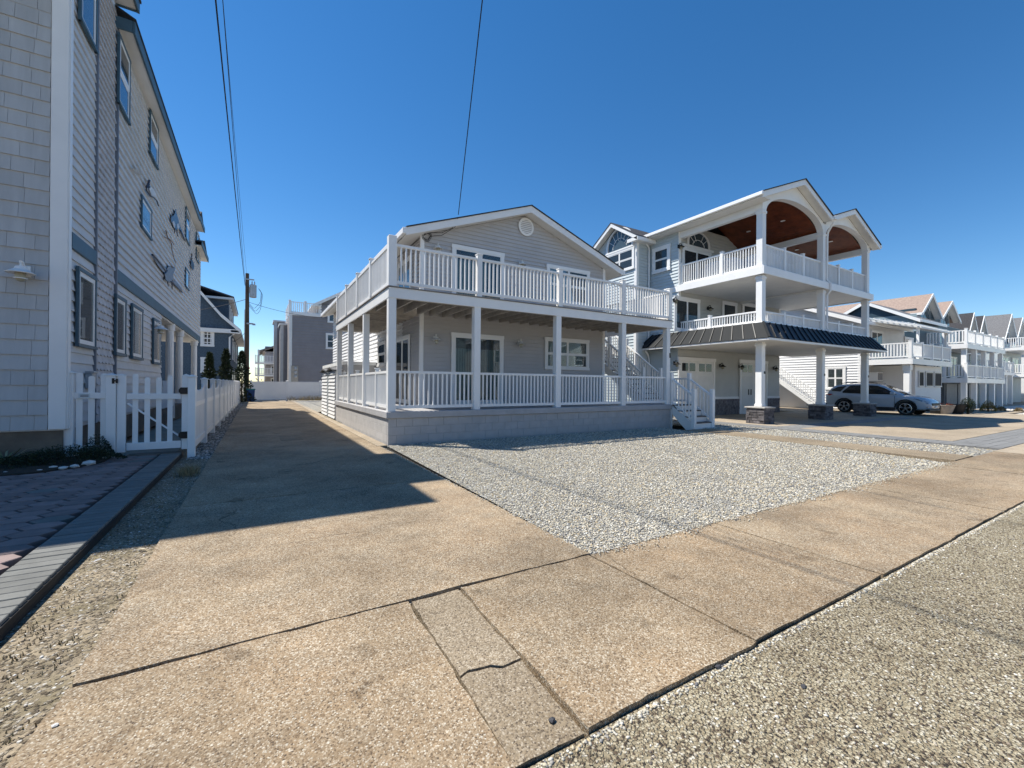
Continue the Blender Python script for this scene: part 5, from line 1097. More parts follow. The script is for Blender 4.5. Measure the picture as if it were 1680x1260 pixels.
for x in (33.6, 38.4): pbox('awning_post', (x, 9.55, 3.12), (.12, .12, 1.9), white, W3)
# outside stair up to the side door
stp = [(aX(1280, 610, 31.2), aX(1340, 662, 31.2))]
y0_, y1_ = 13.6, 16.6
for i in range(11):
    yy = y0_+i*.27; zz = .2+i*.2
    box('tread', (30.9, yy, zz), (31.9, yy+.29, zz+.05), white, W3); box('riser', (30.92, yy+.25, zz+.05), (31.88, yy+.28, zz+.2), white, W3)
box('stair_landing', (30.9, y0_+2.97, 2.2), (31.95, y0_+4.2, 2.32), white, W3); box('stair_leg', (30.95, y0_+4.0, -.1), (31.1, y0_+4.15, 2.2), white, W3)
MB().poly([(30.88, 13.4, 0), (30.88, 13.7, 0), (30.88, 16.6, 2.15), (30.88, 16.6, 2.4), (30.92, 13.4, 0), (30.92, 13.7, 0), (30.92, 16.6, 2.15), (30.92, 16.6, 2.4)], [(0, 1, 2, 3), (4, 7, 6, 5), (0, 4, 5, 1), (1, 5, 6, 2), (2, 6, 7, 3), (3, 7, 4, 0)]).build('stringer', white, W3)
railing(W3, (30.92, 13.5), (30.92, 16.6), .1, 2.3, h=.95, posts=(0, 1), pw=.10, sp=.14); railing(W3, (30.92, 16.65), (30.92, 17.75), 2.32, h=.95, sp=.14)
# utility box and drums under that stair
sb_ = box('utility_cabinet', (30.95, 17.9, -.1), (31.8, 18.6, 1.5), soffit, None, .02); tag(sb_, 'cream utility cabinet beneath the white outside stair', 'cabinet')

B4 = thing('blue_house', (48, 14, 0), 'dark blue house with tan roof gables and two white railed decks', 'house')
X4, Y4 = 43.6, 9.75
box('wall', (X4, 12.3, -.1), (54, 22, 6.6), teal_siding, B4); box('upper_wall', (46.6, 13.4, 6.6), (54.4, 22, 8.0), teal_siding, B4)
gable(B4, 41.6, 46.5, 11.9, 18.0, 6.5, 8.15, 'x', roof_grey, teal_siding, .3); box('wing_wall', (41.6, 11.9, 3.0), (46.4, 18, 6.5), teal_siding, B4); siding(B4, '-X', 41.6, 11.9, 18, 5.6, 6.9, .16, teal_light); box('wing_base', (41.7, 12.2, -.1), (46.3, 17.9, 3.0), teal_light, B4)
gable(B4, 46.8, 50.5, 13.4, 22, 7.85, 9.25, 'y', roof_pink, teal_siding, .5); gable(B4, 51.6, 55.4, 13.4, 22, 7.85, 9.15, 'y', roof_pink, teal_siding, .5)
for (c, w_) in ((48.65, 1.15), (53.5, 1.15)):
    T = face('-Y', 13.4)
    for i in range(3):
        a = c-w_+i*w_*2/3; zt0 = [8.0, 8.45, 8.45, 8.0][i]; zt1 = [8.0, 8.45, 8.45, 8.0][i+1]
        MB().prism([(a+.06, 7.1), (a+w_*2/3-.06, 7.1), (a+w_*2/3-.06, zt1), (a+.06, zt0)], lambda p, q, t: T(p, t, q), .03, .05).build('window', glass_blue, B4)
        MB().prism([(a-.04, 7.0), (a+w_*2/3+.04, 7.0), (a+w_*2/3+.04, zt1+.14), (a-.04, zt0+.14)], lambda p, q, t: T(p, t, q), .004, .028).build('window_frame', white, B4)
box('upper_eave', (46, 12.5, 6.55), (55, 13.5, 6.7), soffit, B4)
for zf, nm in ((2.15, 'lower'), (4.62, 'upper')):
    box('deck_floor', (X4, Y4, zf-.12), (53.5, 12.28, zf), whitewood, B4); MB().box((X4-.04, Y4-.05, zf-.32), (53.5, Y4-.004, zf+.02)).box((X4-.045, Y4-.003, zf-.32), (X4-.003, 12.3, zf+.02)).build('deck_fascia', white, B4)
    railing(B4, (X4+.05, Y4+.05), (X4+.05, 12.25), zf+.01, h=.98, posts=(0, .45, 1), pw=.16, sp=.17, bw=.07); railing(B4, (X4+.15, Y4+.05), (53.4, Y4+.05), zf+.01, h=.98, posts=(.2, .4, .6, .8, 1), pw=.13, each=False, sp=.12)
for i in range(5): pbox('deck_post', (X4+.3+i*2.35, Y4+.2, 2.15), (.26, .26, 2.17), white, B4); pbox('deck_post', (X4+.3+i*2.35, Y4+.2, -.1), (.28, .28, 1.95), white, B4)
box('garage_front', (X4+1.2, 11.2, -.1), (53.4, 12.2, 1.82), mat('shaded_garage_front', (.12, .14, .16), .7), B4)  # colour darkened to carry the shade beneath the decks
for i in range(3): box('garage_door', (X4+1.5+i*2.7, 11.15, 0), (X4+3.9+i*2.7, 11.19, 1.75), mat('shaded_garage_door', (.20, .22, .25), .5), B4)  # door grey also deepened for the shade under the decks
box('front_door', (X4+.3, 12.24, 0), (X4+1.1, 12.29, 1.8), soffit, B4)
for x in (45, 47.6, 50.4): window(B4, '-Y', 12.3, x, x+1.7, 2.25, 4.1, style='slider', mull=2, gm=glass_dark); window(B4, '-Y', 12.3, x, x+1.7, 4.75, 6.2, style='slider', mull=2, gm=glass_dark)
def far_house(x, y, w_, d_, heights, roofz, m_w, m_r, label, axis='y', decks=(), gables=1, nm='shore_house'):
    t = thing(nm, (x+w_/2, y+d_/2, 0), label, 'house'); box('wall', (x, y, -.1), (x+w_, y+d_, heights), m_w, t)
    g = w_/gables
    for i in range(gables): gable(t, x+i*g, x+(i+1)*g-.02, y, y+d_, heights, roofz, axis, m_r, m_w, .45)
    for zf in decks:
        box('deck', (x-.2, y-2.2, zf-.3), (x+w_, y-.01, zf), white, t); railing(t, (x-.15, y-2.15), (x+w_-.1, y-2.15), zf, h=.98, posts=(0, .25, .5, .75, 1), each=False, sp=.16, bw=.06); railing(t, (x-.15, y-2.1), (x-.15, y-.05), zf, h=.98, each=False, sp=.16, bw=.06)
        for k in range(4): pbox('deck_post', (x+k*(w_-.4)/3, y-2.0, -.1 if zf == decks[0] else decks[0]), (.28, .28, zf-.3-(-.1 if zf == decks[0] else decks[0])), white, t)
        for k in range(2): window(t, '-Y', y, x+.8+k*w_*.45, x+.8+k*w_*.45+w_*.3, zf+.1, zf+1.9, style='slider', mull=2, gm=glass_dark)
    for k in range(2): window(t, '-X', x, y+1.5+k*3, y+2.7+k*3, heights-2.2, heights-.8, gm=glass_dark)
    return t
far_house(57.5, 13.2, 6.5, 9, 6.4, 8.6, teal_light, roof_dark, 'grey house with two steep black gables past the blue house', gables=2, decks=(3.0,))
far_house(66, 12.4, 9, 10, 6.8, 9.2, h2_siding, roof_grey, 'pale house with grey roof gables and white decks far down the street', gables=2, decks=(2.9, 5.6))
far_house(78, 12.0, 9, 10, 6.6, 9.0, pale_siding, roof_pink, 'white house with brown roof at the far end of the street', gables=1, decks=(2.9,))
far_house(90, 12.5, 11, 10, 7.5, 10, mauve_siding, roof_dark, 'grey gabled house beyond the white house with brown roof', gables=2, decks=(3,))
# planters and clipped shrubs in front
def pot(x, y, r, h, m_, label, plant=None):
    t = thing('plant_pot', (x, y, 0), label, 'planter', 'planters by the side drive')
    MB().lathe((x, y, -.02), [(r*.62, 0), (r*.85, h*.55), (r, h*.92), (r*1.04, h*.94), (r*1.04, h), (r*.9, h), (r*.88, h*.85), (.001, h*.84)], 18).build('pot', m_, t, smooth=False)
    if plant: leaf_cloud('flowers', (x, y, h*.8), r*.8, r*.8, .22, 130, .09, plant, t)
tubm = mat('black_tub', (.018, .018, .02), .5); terr = mat('stone_pot', (.30, .27, .24), .8, .15, 6)
P1, P2, P3 = gp(1537, 678.5), gp(1550, 679), gp(1569, 678.5)
pot(P1.x, P1.y, .42, .50, tubm, 'black plastic tub planter nearest the parked car'); pot(P2.x, P2.y, .42, .52, terr, 'round stone pot with red flowers between black tubs', island_mat('red_flower', [(0, (.25, .02, .02)), (.5, (.05, .07, .02)), (1, (.3, .03, .02))])); pot(P3.x, P3.y, .42, .55, tubm, 'black tub planter beside the clipped dark shrub')
PS = gp(1588, 679); bush('clipped_shrub', (PS.x, PS.y, 0), .30, .30, .92, 3000, .05, leaf_dark, 'round clipped dark evergreen beside the black tub planter', shape='ball', stem=.06)
PS = gp(1621, 675); bush('golden_shrub', (PS.x, PS.y, 0), .38, .38, .66, 2600, .05, leaf_gold, 'golden brown rounded evergreen in the white stone yard', stem=.06)
PS = gp(1642, 674); bush('dry_grass_clump', (PS.x, PS.y, -.02), .2, .2, .3, 500, .09, strawm, 'tan ornamental grass clump in the white stone yard past the golden shrub', 'grass', stem=.01); PS = gp(1671, 675); bush('low_grass_clump', (PS.x, PS.y, -.02), .18, .18, .25, 400, .09, strawm, 'low tan grass clump farthest along the white stone yard', 'grass', stem=.01)

# ================================================================== PARKED CAR
CXc, CYc2 = 30.02, 10.15
CAR = thing('parked_car', (CXc, CYc2, 0), 'white compact sport utility car parked nose out on the side drive', 'car')
def ct(x, y, z): return Vector((CXc+y, CYc2-x, z))
paint = mat('pearl_white_paint', (.42, .46, .50), .22, .02, 1, spec=.6); clad = mat('black_cladding', (.018, .018, .02), .55); tyre = mat('tyre_rubber', (.016, .016, .017), .8); rim = mat('alloy_rim', (.55, .56, .58), .25, .05, 1, metallic=.9)
try: paint.node_tree.nodes['Principled BSDF'].inputs['Coat Weight'].default_value = .6
except Exception: pass
carglass = glass_mat('tinted_car_glass', (.06, .08, .09), .25)
LS = [(-2.33, .50, .80, .86, .66), (-2.29, .40, 1.00, 1.05, .80), (-2.1, .32, 1.07, 1.10, .885), (-1.75, .29, 1.08, 1.10, .915), (-1.3, .28, 1.06, 1.09, .925), (-.6, .27, 1.03, 1.06, .925), (0, .27, 1.00, 1.03, .92), (.6, .27, .985, 1.02, .92), (1.0, .27, .98, 1.03, .92), (1.25, .27, .975, 1.05, .918), (1.6, .28, .95, 1.02, .912), (1.9, .29, .90, .97, .895), (2.1, .30, .83, .90, .86), (2.24, .33, .72, .80, .78), (2.31, .40, .62, .68, .68), (2.335, .45, .55, .58, .58)]
def sect(s):
    x, zb, zt, zc, hw = s; h = zt-zb
    return [(0, zb), (hw*.80, zb), (hw*.95, zb+h*.08), (hw*.985, zb+h*.30), (hw*.97, zb+h*.48), (hw*1.0, zb+h*.74), (hw*.985, zb+h*.90), (hw*.93, zt), (hw*.72, (zt+zc)/2+.012), (hw*.35, zc), (0, zc)]
def loft(stations, sf, name, m_, cutters=None, close=True):
    b = MB(); rows = []
    for s in stations:
        h = sf(s); full = h+[(-p, q) for p, q in h[-2:0:-1]]; rows.append([len(b.v)+i for i in range(len(full))]); b.v += [ct(s[0], p, q) for p, q in full]
    for r0_, r1_ in zip(rows[:-1], rows[1:]):
        n = len(r0_)
        for i in range(n): b.f.append([r0_[i], r0_[(i+1) % n], r1_[(i+1) % n], r1_[i]])
    b.f.append(rows[0][::-1]); b.f.append(rows[-1]); return b
body = loft(LS, sect, 'body', paint).build('body', paint, CAR, smooth=True)
AX, RW = (1.40, -1.32), .365
cut = MB()
for ax in AX: cut.lathe((CXc, CYc2-ax, RW+.01), [(.425, -1.2), (.425, -.62)], 28, 'x'); cut.lathe((CXc, CYc2-ax, RW+.01), [(.425, .62), (.425, 1.2)], 28, 'x')
co = cut.build('cut_tool', clad); md = body.modifiers.new('arches', 'BOOLEAN'); md.object = co; md.operation = 'DIFFERENCE'; md.solver = 'EXACT'
bpy.context.view_layer.update(); dg = bpy.context.evaluated_depsgraph_get(); nm_ = bpy.data.meshes.new_from_object(body.evaluated_get(dg)); body.modifiers.clear(); body.data = nm_
bpy.data.objects.remove(co)
for p in body.data.polygons: p.use_smooth = True
es = body.modifiers.new('edges', 'EDGE_SPLIT'); es.split_angle = math.radians(38)
GS = [(-2.20, 1.10, .80, .80), (-2.08, 1.40, .80, .66), (-1.9, 1.545, .82, .62), (-1.5, 1.625, .84, .615), (-.9, 1.655, .85, .615), (-.3, 1.66, .85, .61), (.15, 1.635, .85, .60), (.45, 1.53, .85, .60), (.85, 1.28, .85, .66), (1.28, 1.02, .84, .80)]
def gsect(s):
    x, zr_, wb, wt = s; z0 = .96; zr_ = max(zr_, z0+.05); m = (zr_-z0)
    return [(0, z0), (wb, z0), (wb-(wb-wt)*.45, z0+m*.5), (wt+.02, z0+m*.86), (wt-.05, z0+m*.965), (wt*.5, zr_-.004), (0, zr_)]
gh = loft(GS, gsect, 'cabin', paint).build('cabin', paint, CAR, smooth=True); es = gh.modifiers.new('edges', 'EDGE_SPLIT'); es.split_angle = math.radians(30)
def gat(x):
    for a, c in zip(GS[:-1], GS[1:]):
        if a[0] <= x <= c[0]: t = (x-a[0])/(c[0]-a[0]); return [a[i]+(c[i]-a[i])*t for i in range(4)]
    return GS[0]
def gy_(x, z):
    _, zr_, wb, wt = gat(x); m = zr_-.96; t = (z-.96)/m
    pr = [(0, wb), (.5, wb-(wb-wt)*.45), (.86, wt+.02), (1.0, wt-.06)]
    for (a, ya), (c, yc) in zip(pr[:-1], pr[1:]):
        if t <= c: return ya+(yc-ya)*(t-a)/(c-a)
    return wt
def sidepanel(poly, nm, m_, off=.012, par=CAR):
    # refine the outline so that it follows the cabin's curve
    pts = []
    for (a, c) in zip(poly, poly[1:]+poly[:1]):
        for k in range(4): pts.append((a[0]+(c[0]-a[0])*k/4, a[1]+(c[1]-a[1])*k/4))
    for sg in (-1, 1):
        n = len(pts); cx_ = sum(p[0] for p in pts)/n; cz_ = sum(p[1] for p in pts)/n
        vs = [ct(p[0], sg*(gy_(*p)+off), p[1]) for p in pts]+[ct(cx_, sg*(gy_(cx_, cz_)+off), cz_)]
        MB().poly(vs, [(i, (i+1) % n, n) for i in range(n)]).build(nm, m_, par, recalc=False)
sidepanel([(1.02, 1.075), (.42, 1.43), (.12, 1.545), (-.33, 1.575), (-.33, 1.085)], 'side_window', carglass); sidepanel([(-.41, 1.085), (-.41, 1.575), (-1.12, 1.55), (-1.46, 1.20), (-1.44, 1.12)], 'side_window', carglass); sidepanel([(-1.56, 1.19), (-1.30, 1.52), (-1.72, 1.475), (-2.0, 1.30), (-2.02, 1.22)], 'quarter_window', carglass)
def topglass(x0, x1, nm, f0_=.9):
    rows = []; b = MB(); N = 6
    for i in range(N+1):
        x = x0+(x1-x0)*i/N; _, zr_, wb, wt = gat(x); rows.append([(x, -wt*f0_, zr_-.035), (x, -wt*.5, zr_+.004), (x, 0, zr_+.012), (x, wt*.5, zr_+.004), (x, wt*f0_, zr_-.035)])
    for r in rows: b.v += [ct(p[0]+.008, p[1], p[2]+.012) for p in r]
    for i in range(N):
        for j in range(4): b.f.append([i*5+j, i*5+j+1, (i+1)*5+j+1, (i+1)*5+j])
    b.build(nm, carglass, CAR, recalc=False)
topglass(.36, 1.2, 'windscreen'); topglass(-2.17, -2.0, 'rear_window')
# lower cladding, arch trims, bumpers, lamps
for sg in (-1, 1):
    MB().box((-.92, .905, .22), (.98, .945, .40), lambda x, y, z: ct(x, sg*y, z)).build('sill_cladding', clad, CAR, bevel=.01)
    for ax in AX:
        b = MB()
        for i in range(14):
            t0, t1 = math.pi*i/14-.1, math.pi*(i+1)/14-.1
            if True: b.poly([ct(ax+r*math.cos(t), sg*w_, RW+.01+r*math.sin(t)) for w_ in (.885, .935) for (r, t) in ((.41, t0), (.465, t0), (.465, t1), (.41, t1))], [(0, 1, 2, 3), (4, 7, 6, 5), (0, 4, 5, 1), (1, 5, 6, 2), (2, 6, 7, 3), (3, 7, 4, 0)])
        b.build('arch_trim', clad, CAR)
        x0c = ct(ax, sg*.80, RW)
        wo = MB().lathe(x0c, [(.24, -.11), (.345, -.115), (RW, -.08), (RW, .08), (.345, .115), (.24, .11)], 28, 'x').build('wheel', tyre, CAR, smooth=False)
        s_ = sg
        rb = MB().lathe(x0c+Vector((.0, 0, 0)), [(.25, -.09), (.25, .09)], 24, 'x')
        ro = rb.build('rim_barrel', clad, wo)
        sp_ = MB(); xo_ = .122*sg
        sp_.lathe(x0c, [(.262, xo_-.012*sg), (.262, xo_+.004*sg), (.235, xo_+.008*sg), (.235, xo_-.012*sg)], 26, 'x')
        for k in range(5):
            a = 2*math.pi*k/5+.3
            for da in (-.13, .13):
                p0_ = x0c+Vector((xo_, math.cos(a)*.05, math.sin(a)*.05)); p1_ = x0c+Vector((xo_, math.cos(a+da)*.245, math.sin(a+da)*.245)); sp_.beam(p0_, p1_, .045, .02, (1, 0, 0))
        sp_.lathe(x0c, [(.065, xo_-.01*sg), (.065, xo_+.012*sg)], 14, 'x'); sp_.build('rim', rim, wo)
    # mirror, handles, lamps
    m_o = MB().box((.80, .93, 1.06), (1.0, 1.08, 1.22), lambda x, y, z: ct(x, sg*y, z)).build('mirror', paint, CAR, bevel=.03)
    for hx in (-.15, -1.0): MB().box((hx-.12, .905, .965), (hx+.08, .945, 1.0), lambda x, y, z: ct(x, sg*y, z)).build('door_handle', paint, CAR, bevel=.008)
    for hx in (-.38, .95): MB().box((hx, .885, .38), (hx+.012, .925, .98), lambda x, y, z: ct(x, sg*y, z)).build('door_gap', clad, CAR)
    def hy(x):
        for a, c in zip(LS[:-1], LS[1:]):
            if a[0] <= x <= c[0]: return a[4]+(c[4]-a[4])*(x-a[0])/(c[0]-a[0])
        return LS[-1][4]
    pts = [(1.72, .90), (1.95, .845), (2.15, .76), (2.26, .66), (2.22, .62), (2.0, .73)]
    n = len(pts); MB().poly([ct(x, sg*(hy(x)*1.0+.012), z) for x, z in pts]+[ct(x-.03, sg*(hy(x)*.85), z) for x, z in pts], [list(range(n)), [n+i for i in range(n)][::-1]]+[(i, (i+1) % n, n+(i+1) % n, n+i) for i in range(n)]).build('headlamp', mat('headlamp_lens', (.30, .33, .38), .12, .2, 12, metallic=.4), CAR)
    pts = [(-2.31, .92), (-2.05, .96), (-1.9, 1.04), (-2.05, 1.06), (-2.3, 1.02)]
    n = len(pts); MB().poly([ct(x, sg*(hy(x)+.012), z) for x, z in pts]+[ct(x+.02, sg*(hy(x)*.85), z) for x, z in pts], [list(range(n)), [n+i for i in range(n)][::-1]]+[(i, (i+1) % n, n+(i+1) % n, n+i) for i in range(n)]).build('tail_lamp', mat('red_lamp_lens', (.35, .012, .012), .2), CAR)
    MB().box((2.12, .62, .42), (2.26, .80, .50), lambda x, y, z: ct(x, sg*y, z)).build('fog_lamp', rim, CAR, bevel=.02)
    MB().tube([ct(-1.6, sg*.57, 1.66), ct(-1.4, sg*.575, 1.70), ct(-.1, sg*.57, 1.715), ct(.1, sg*.565, 1.68)], .018, 6).build('roof_rail', clad, CAR)
MB().box((2.27, -.55, .52), (2.345, .55, .66), ct).build('grille', clad, CAR, bevel=.02); MB().box((2.15, -.78, .24), (2.30, .78, .36), ct).build('lower_bumper', clad, CAR, bevel=.03); MB().box((-2.36, -.78, .30), (-2.2, .78, .52), ct).build('rear_bumper', clad, CAR, bevel=.03)
MB().box((-1.9, -.84, .27), (1.95, .84, .30), ct).build('underbody', clad, CAR)
MB().box((2.346, -.16, .42), (2.356, .16, .52), ct).build('number_plate', whitewood, CAR)

# ================================================================== POLES AND WIRES
def pole(x, y, h, label, full=True):
    t = thing('utility_pole', (x, y, 0), label, 'pole'); MB().tube([(x, y, -.2), (x+.02, y, h*.5), (x, y, h)], .19, 12, .13).build('shaft', pole_mat, t)
    if full:
        MB().lathe((x+.42, y-.05, h-1.95), [(.001, -.02), (.22, 0), (.25, .03), (.25, .98), (.27, 1.0), (.2, 1.06), (.001, 1.08)], 16).build('transformer', galv, t, smooth=False); box('bracket', (x+.05, y-.06, h-1.6), (x+.25, y+.02, h-1.1), galv, t)
        for dx_ in (.34, .52): MB().lathe((x+dx_, y-.05, h-.9), [(.05, 0), (.03, .08), (.06, .1), (.03, .16), (.05, .2), (.02, .3)], 10).build('bushing', mat('grey_insulator', (.30, .31, .33), .3), t)
        b = MB(); rnd = random.Random(4)
        for k in range(3):
            z0 = h-2.4-k*.12; a = [(x+.1, y, z0), (x+.5+.1*k, y-.1, z0-.5-.1*k), (x+.95, y-.1, z0+.1-.2*k), (x+1.0+.06*k, y-.1, z0+1.0), (x+.75, y-.1, h-1.1)]
            pts = []
            for q0, q1 in zip(a[:-1], a[1:]):
                for i in range(5): pts.append(Vector(q0)+(Vector(q1)-Vector(q0))*i/5)
            pts = [pts[0]]+[(pts[i-1]+pts[i]*2+pts[i+1])/4 for i in range(1, len(pts)-1)]+[pts[-1]]; b.tube(pts, .014, 5)
        b.build('drop_loops', wire_mat, t)
        MB().box((x-.02, y-.25, h-4.2), (x+.45, y-.13, h-4.08)).lathe((x+.5, y-.2, h-4.25), [(.12, 0), (.1, .12), (.03, .16)], 12).build('area_light', galv, t)
        MB().tube([(x-.17, y-.14, 0), (x-.15, y-.14, h-3)], .03, 6).build('conduit', galv, t)
        box('insulator_arm', (x-.08, y-.2, h-.55), (x+.5, y-.1, h-.45), galv, t)
        box('marker', (x+.16, y-.16, 2.6), (x+.22, y-.12, 2.75), mat('red_marker', (.4, .02, .02), .6), t)
    return t
PX, PY, PZ = -.68, 41.6, 10.45
pole(PX, PY, PZ, 'weathered wooden utility pole with grey transformer at the end of the drive'); NP = pole(-.55, -3.0, 12.6, 'wooden utility pole on the street carrying the overhead wires', False)
def wire(p, q, sag, r, label):
    p, q = Vector(p), Vector(q); b = MB().tube([p+(q-p)*t-Vector((0, 0, sag*4*t*(1-t))) for t in np.linspace(0, 1, 28)], r, 6); o = b.build('overhead_wire', wire_mat); return tag(o, label, 'wire', 'overhead wires')
wire((-.80, -3, 10.2), (PX-.15, PY-.2, 9.4), .25, .017, 'thick black cable strung above the drive between the poles'); wire((-.62, -3, 10.35), (PX-.1, PY-.2, 9.2), .4, .008, 'thin black wire strung beside the thick drive cable'); wire((-.72, -3, 10.6), (PX, PY-.2, 9.9), .3, .006, 'topmost thin wire running over the drive')
a_ = aY(752, 352, yo-.05); wire((.0, -3.0, 12.0), a_, .0, .011, 'service wire dropping to the gable of the porch house')
wire((PX+.1, PY, 8.1), (6.1, 45.9, 7.9), .25, .015, 'sagging wire from the pole to the mauve grey house'); wire((PX-.1, PY, 8.3), (-8, 46.2, 7.0), .3, .02, 'wire from the pole towards the navy house'); wire((PX-.1, PY, 5.6), (-2.2, 50, 5.4), .2, .015, 'low wire from the pole to the navy house eave')
wire((45, 5.5, 6.6), (95, 2, 9.5), .3, .03, 'long wire crossing above the far houses')

# ================================================================== END OF THE DRIVE
EF = thing('end_fence', (4, 41, 0), 'plain white vinyl privacy fence closing the end of the drive', 'fence')
xx = -.35; k = 0
while xx < 11:
    fpost(xx, 41.0, -.14, 1.62, EF, .16)
    MB().box((xx+.08, 40.97, .05), (xx+2.52, 41.03, 1.52)).build('panel', white, EF); MB().box((xx+.08, 40.955, 1.46), (xx+2.52, 41.045, 1.56)).build('rail', white, EF); xx += 2.6
n = 260
blades('dry_brush', [(2.2+random.random()**.7*5, 40.2+random.gauss(0, .35), -.02) for i in range(700)], .45, strawm, 'tangle of dry weeds along the foot of the end fence', 'weeds', lean=1.2, wd=.012)
bin_ = thing('recycling_bin', (-.35, 39.2, 0), 'blue recycling bin standing by the utility pole', 'bin'); bb = mat('blue_bin', (.02, .07, .22), .5)
MB().poly([(-.58, 38.95, 0), (-.12, 38.95, 0), (-.12, 39.45, 0), (-.58, 39.45, 0), (-.64, 38.9, .9), (-.06, 38.9, .9), (-.06, 39.5, .9), (-.64, 39.5, .9)], [(3, 2, 1, 0), (4, 5, 6, 7), (0, 1, 5, 4), (1, 2, 6, 5), (2, 3, 7, 6), (3, 0, 4, 7)]).build('bin_body', bb, bin_, bevel=.02); box('bin_lid', (-.67, 38.86, .9), (-.03, 39.54, .98), mat('teal_lid', (.03, .22, .22), .5), bin_, .02)
# navy house behind the long fence
NH = thing('navy_house', (-7, 52, 0), 'navy shingled house with steep gambrel roof and white trim behind the evergreens', 'house')
NY, NX = 46.0, -1.95
box('wall', (-16, NY, -.1), (NX, 64, 6.3), navy, NH)
zA = lambda v: aY(380, v, NY).z
MB().prism([(-16.3, 6.25), (NX+.5, 6.25), (NX-.75, 7.4), (-4.6, 9.7), (-6.5, 10.4), (-14, 10.4)], lambda p, q, t: Vector((p, t, q)), NY-.02, 64).build('gambrel_gable', navy, NH)
for (p, q) in (((NX+.75, 6.1), (NX-.75, 7.45)), ((NX-.75, 7.45), (-4.6, 9.82)), ((-4.6, 9.82), (-6.6, 10.55))):
    roofplane(p, q, NY-.35, 64.5, .02, .12, 'roof', roof_dark, NH); roofplane(p, q, NY-.40, NY-.355, -.22, .10, 'rake_board', white, NH)
box('cornice', (-16, NY-.35, 5.85), (NX+.7, NY+.0-.02, 6.2), white, NH); box('cornice', (NX, NY-.35, 5.95), (NX+.75, 64, 6.12), soffit, NH)
box('dormer', (-6, 49, 7.2), (NX-.35, 60, 9.3), navy, NH); box('dormer_eave', (-6, 48.6, 9.3), (NX+.05, 60.5, 9.5), white, NH); roofplane((NX+.1, 9.5), (-7, 11), 48.5, 60.5, 0, .1, 'dormer_roof', roof_grey, NH)
for y in (50, 52.5, 55): window(NH, '+X', NX-.35, y, y+1.2, 7.6, 9.0, gm=glass_dark)
for (u0, v0, u1, v1) in ((329, 541, 351.5, 569), (329, 586, 349, 612)):
    a_, c_ = aY(u0, v0, NY), aY(u1, v1, NY); wo = window(NH, '-Y', NY, a_.x, c_.x, c_.z, a_.z, trim=.16, gm=glass_dark, back=curtain); T = face('-Y', NY); b = MB()
    for i in range(1, 4): x = a_.x+(c_.x-a_.x)*i/4; b.box((x-.03, .05, c_.z+.16), (x+.03, .075, a_.z-.16), T)
    for i in range(1, 4): z = c_.z+(a_.z-c_.z)*i/4; b.box((a_.x+.16, .052, z-.03), (c_.x-.16, .078, z+.03), T)
    b.build('muntin', white, wo)
for y in (48, 52, 56): window(NH, '+X', NX, y, y+1.3, 3.6, 5.6, gm=glass_dark); window(NH, '+X', NX, y, y+1.3, .8, 2.6, gm=glass_dark)
MB().tube([(NX+.3, NY-.1, 5.9), (NX-.1, NY-.12, 5.5), (NX-.1, NY-.12, 0)], .07, 8).build('downpipe', white, NH)
for i, (u, v0, Yt, rx) in enumerate(((344, 580, 36, .62), (371, 574, 36.5, .72), (397, 577, 39, .85))):
    q = aY(u, v0, Yt); bush('evergreen_tree', (q.x, Yt, -.1), rx, rx, q.z+.1, 3600, .17, leaf_dark, ['narrow dark evergreen tree before the navy house window', 'pointed dark evergreen tree by the navy house downpipe', 'fullest dark evergreen tree next to the utility pole'][i], 'tree', 'cone', 'evergreens behind the long fence', .07)
bush('brown_shrub', (-2.3, 33.6, -.1), .4, 1.6, 1.75, 900, .12, island_mat('brown_leaf', [(0, (.05, .04, .02)), (.5, (.13, .10, .05)), (1, (.08, .09, .03))]), 'brown leafy hedge showing above the scalloped fence', 'hedge')
# mauve grey house past the end fence
GH = thing('grey_sided_house', (9, 56, 0), 'mauve grey sided house with corner roof deck behind the end fence', 'house')
GX, GY = 2.72, 46.0
g_ = box('wall', (GX, GY, -.1), (15, 62, 8.1), mauve_siding, GH); siding(g_, '-Y', GY, GX, 15, 1.3, 8.1, .27, mauve_siding, proud=.10)
box('wall', (5.4, GY+.02, 8.1), (15, 62, 9.35), mauve_siding, GH); MB().prism([(5.4, 9.3), (15, 9.3), (15, 11.2), (8.6, 11.2)], lambda p, q, t: Vector((p, t, q)), GY+.02, 62).build('gable_end', mauve_siding, GH)
siding(g_, '-Y', GY+.02, 5.4, 15, 8.1, 9.3, .27, mauve_siding, 'upper_siding', proud=.10); siding(g_, '-Y', GY+.02, 5.4, 15, 9.3, 11.1, .24, mauve_siding, 'gable_siding', top=lambda z: (5.4+(z-9.3)*1.68, 15), proud=.10)
roofplane((4.7, 8.98), (9.0, 11.5), GY-.3, 62.5, .02, .16, 'roof', roof_grey, GH); roofplane((4.7, 8.98), (9.0, 11.5), GY-.36, GY-.305, -.15, .16, 'rake_board', white, GH); box('eave_soffit', (4.6, GY-.3, 8.95), (5.4, 62, 9.05), white, GH)
box('corner_board', (GX-.05, GY-.12, 0), (GX+.2, GY-.005, 8.1), whitewood, GH); box('deck_band', (GX-.1, GY-.14, 7.95), (5.4, GY-.005, 8.2), white, GH)
railing(GH, (GX, GY+.05), (5.4, GY+.05), 8.15, h=1.1, posts=(0, .5, 1), pw=.2, sp=.17, bw=.06); railing(GH, (GX, GY+.1), (GX, 52), 8.15, h=1.1, posts=(.5, 1), each=False, sp=.17, bw=.06)
wy(537.5, 502, 556, 530, Y=GY-.08, par=GH, gm=glass_blue, trim=.14); wy(534.5, 547, 553, 573, Y=GY-.08, par=GH, gm=glass_blue, trim=.14)
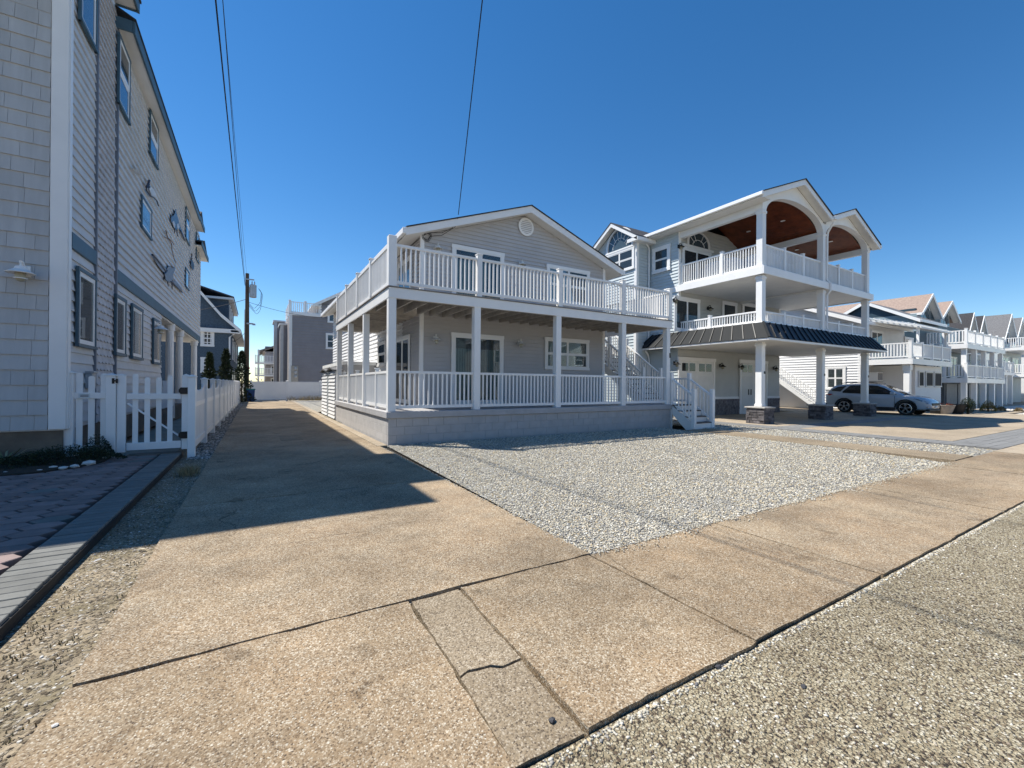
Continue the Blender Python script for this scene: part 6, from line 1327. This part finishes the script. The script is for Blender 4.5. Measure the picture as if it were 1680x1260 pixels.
for i, (xa, y0, y1, z1) in enumerate(((2.15, 50, 53, 7.4), (1.75, 55, 58, 8.3), (2.2, 60, 62, 7.0))): box('bay', (xa, y0, 1.2 if i == 1 else -.1), (GX, y1, z1), mauve_siding, GH); box('bay_trim', (xa-.06, y0-.05, 1.2 if i == 1 else -.1), (xa+.25, y0-.004, z1), whitewood, GH); box('bay_cap', (xa-.15, y0-.15, z1), (GX+.1, y1+.1, z1+.18), white, GH)
MB().box((GX+.15, GY-.2, 1.0), (GX+.75, GY-.04, 3.1)).build('meter_cabinet', mat('cream_cabinet', (.42, .38, .32), .6), GH)
for i in range(3): MB().lathe((GX+.52, GY-.2, 2.85-i*.38), [(.15, 0), (.14, -.12), (.001, -.14)], 14, 'y').build('meter', galv, GH)
fh = thing('shore_house', (3, 82, 0), 'distant house with stacked white balconies past the mauve grey house', 'house')
box('wall', (1.2, 78, -.1), (9, 90, 7.2), mauve_siding, fh); roofplane((.3, 6.3), (5, 8.2), 77, 90, 0, .15, 'roof', roof_grey, fh); roofplane((9.7, 6.3), (5, 8.2), 77, 90, 0, .15, 'roof', roof_grey, fh)
MB().prism([(.9, 6.4), (9, 6.4), (5, 8.1)], lambda p, q, t: Vector((p, t, q)), 78, 90).build('gable_end', mauve_siding, fh)
for zf in (2.7, 4.6): box('balcony', (-.15, 75.5, zf-.25), (8, 78, zf), white, fh); railing(fh, (-.1, 75.6), (7.9, 75.6), zf, h=1.0, posts=(0, .33, .66, 1), each=False, sp=.2, bw=.08); railing(fh, (-.1, 75.6), (-.1, 78), zf, h=1.0, each=False, sp=.2, bw=.08)
for x in (.3, 4, 7.6): pbox('balcony_post', (x, 75.8, -.1), (.25, .25, 2.55), white, fh); pbox('balcony_post', (x, 75.8, 2.7), (.25, .25, 1.65), white, fh); pbox('balcony_post', (x, 75.8, 4.6), (.25, .25, 1.9), white, fh)
for x in (2, 5): window(fh, '-Y', 78, x, x+1.8, .1, 2.2, gm=glass_dark); window(fh, '-Y', 78, x, x+1.8, 2.8, 4.2, gm=glass_dark)
bush('yellow_shrub', (.5, 66, -.1), 1.3, 1.0, 1.9, 700, .25, leaf_gold, 'yellow green shrub beyond the end fence by the balconies', stem=.06)

# ================================================================== ACROSS THE STREET (behind the camera; the windows mirror it)
for i, (x, m_, lab) in enumerate(((-14, mauve_siding, 'mauve house across the street mirrored in the panes'), (-1, h2_grey, 'sage grey house across the street mirrored in the panes'), (12, teal_light, 'blue grey house across the street mirrored in the panes'), (25, grey_siding, 'grey house across the street mirrored in the panes'), (38, h2_grey, 'second sage house across the street mirrored in the panes'), (51, mauve_siding, 'second mauve house across the street mirrored in the panes'))):
    t = thing('facing_house', (x+5, -27, 0), lab, 'house'); box('wall', (x, -32, -.1), (x+10, -23, 7.2), m_, t); gable(t, x, x+10, -32, -23, 7.2, 9.4, 'y', roof_grey, m_, .4)
    for k in range(3):
        for z in (1.0, 4.2): window(t, '+Y', -23, x+1+k*3, x+2.6+k*3, z, z+1.7)
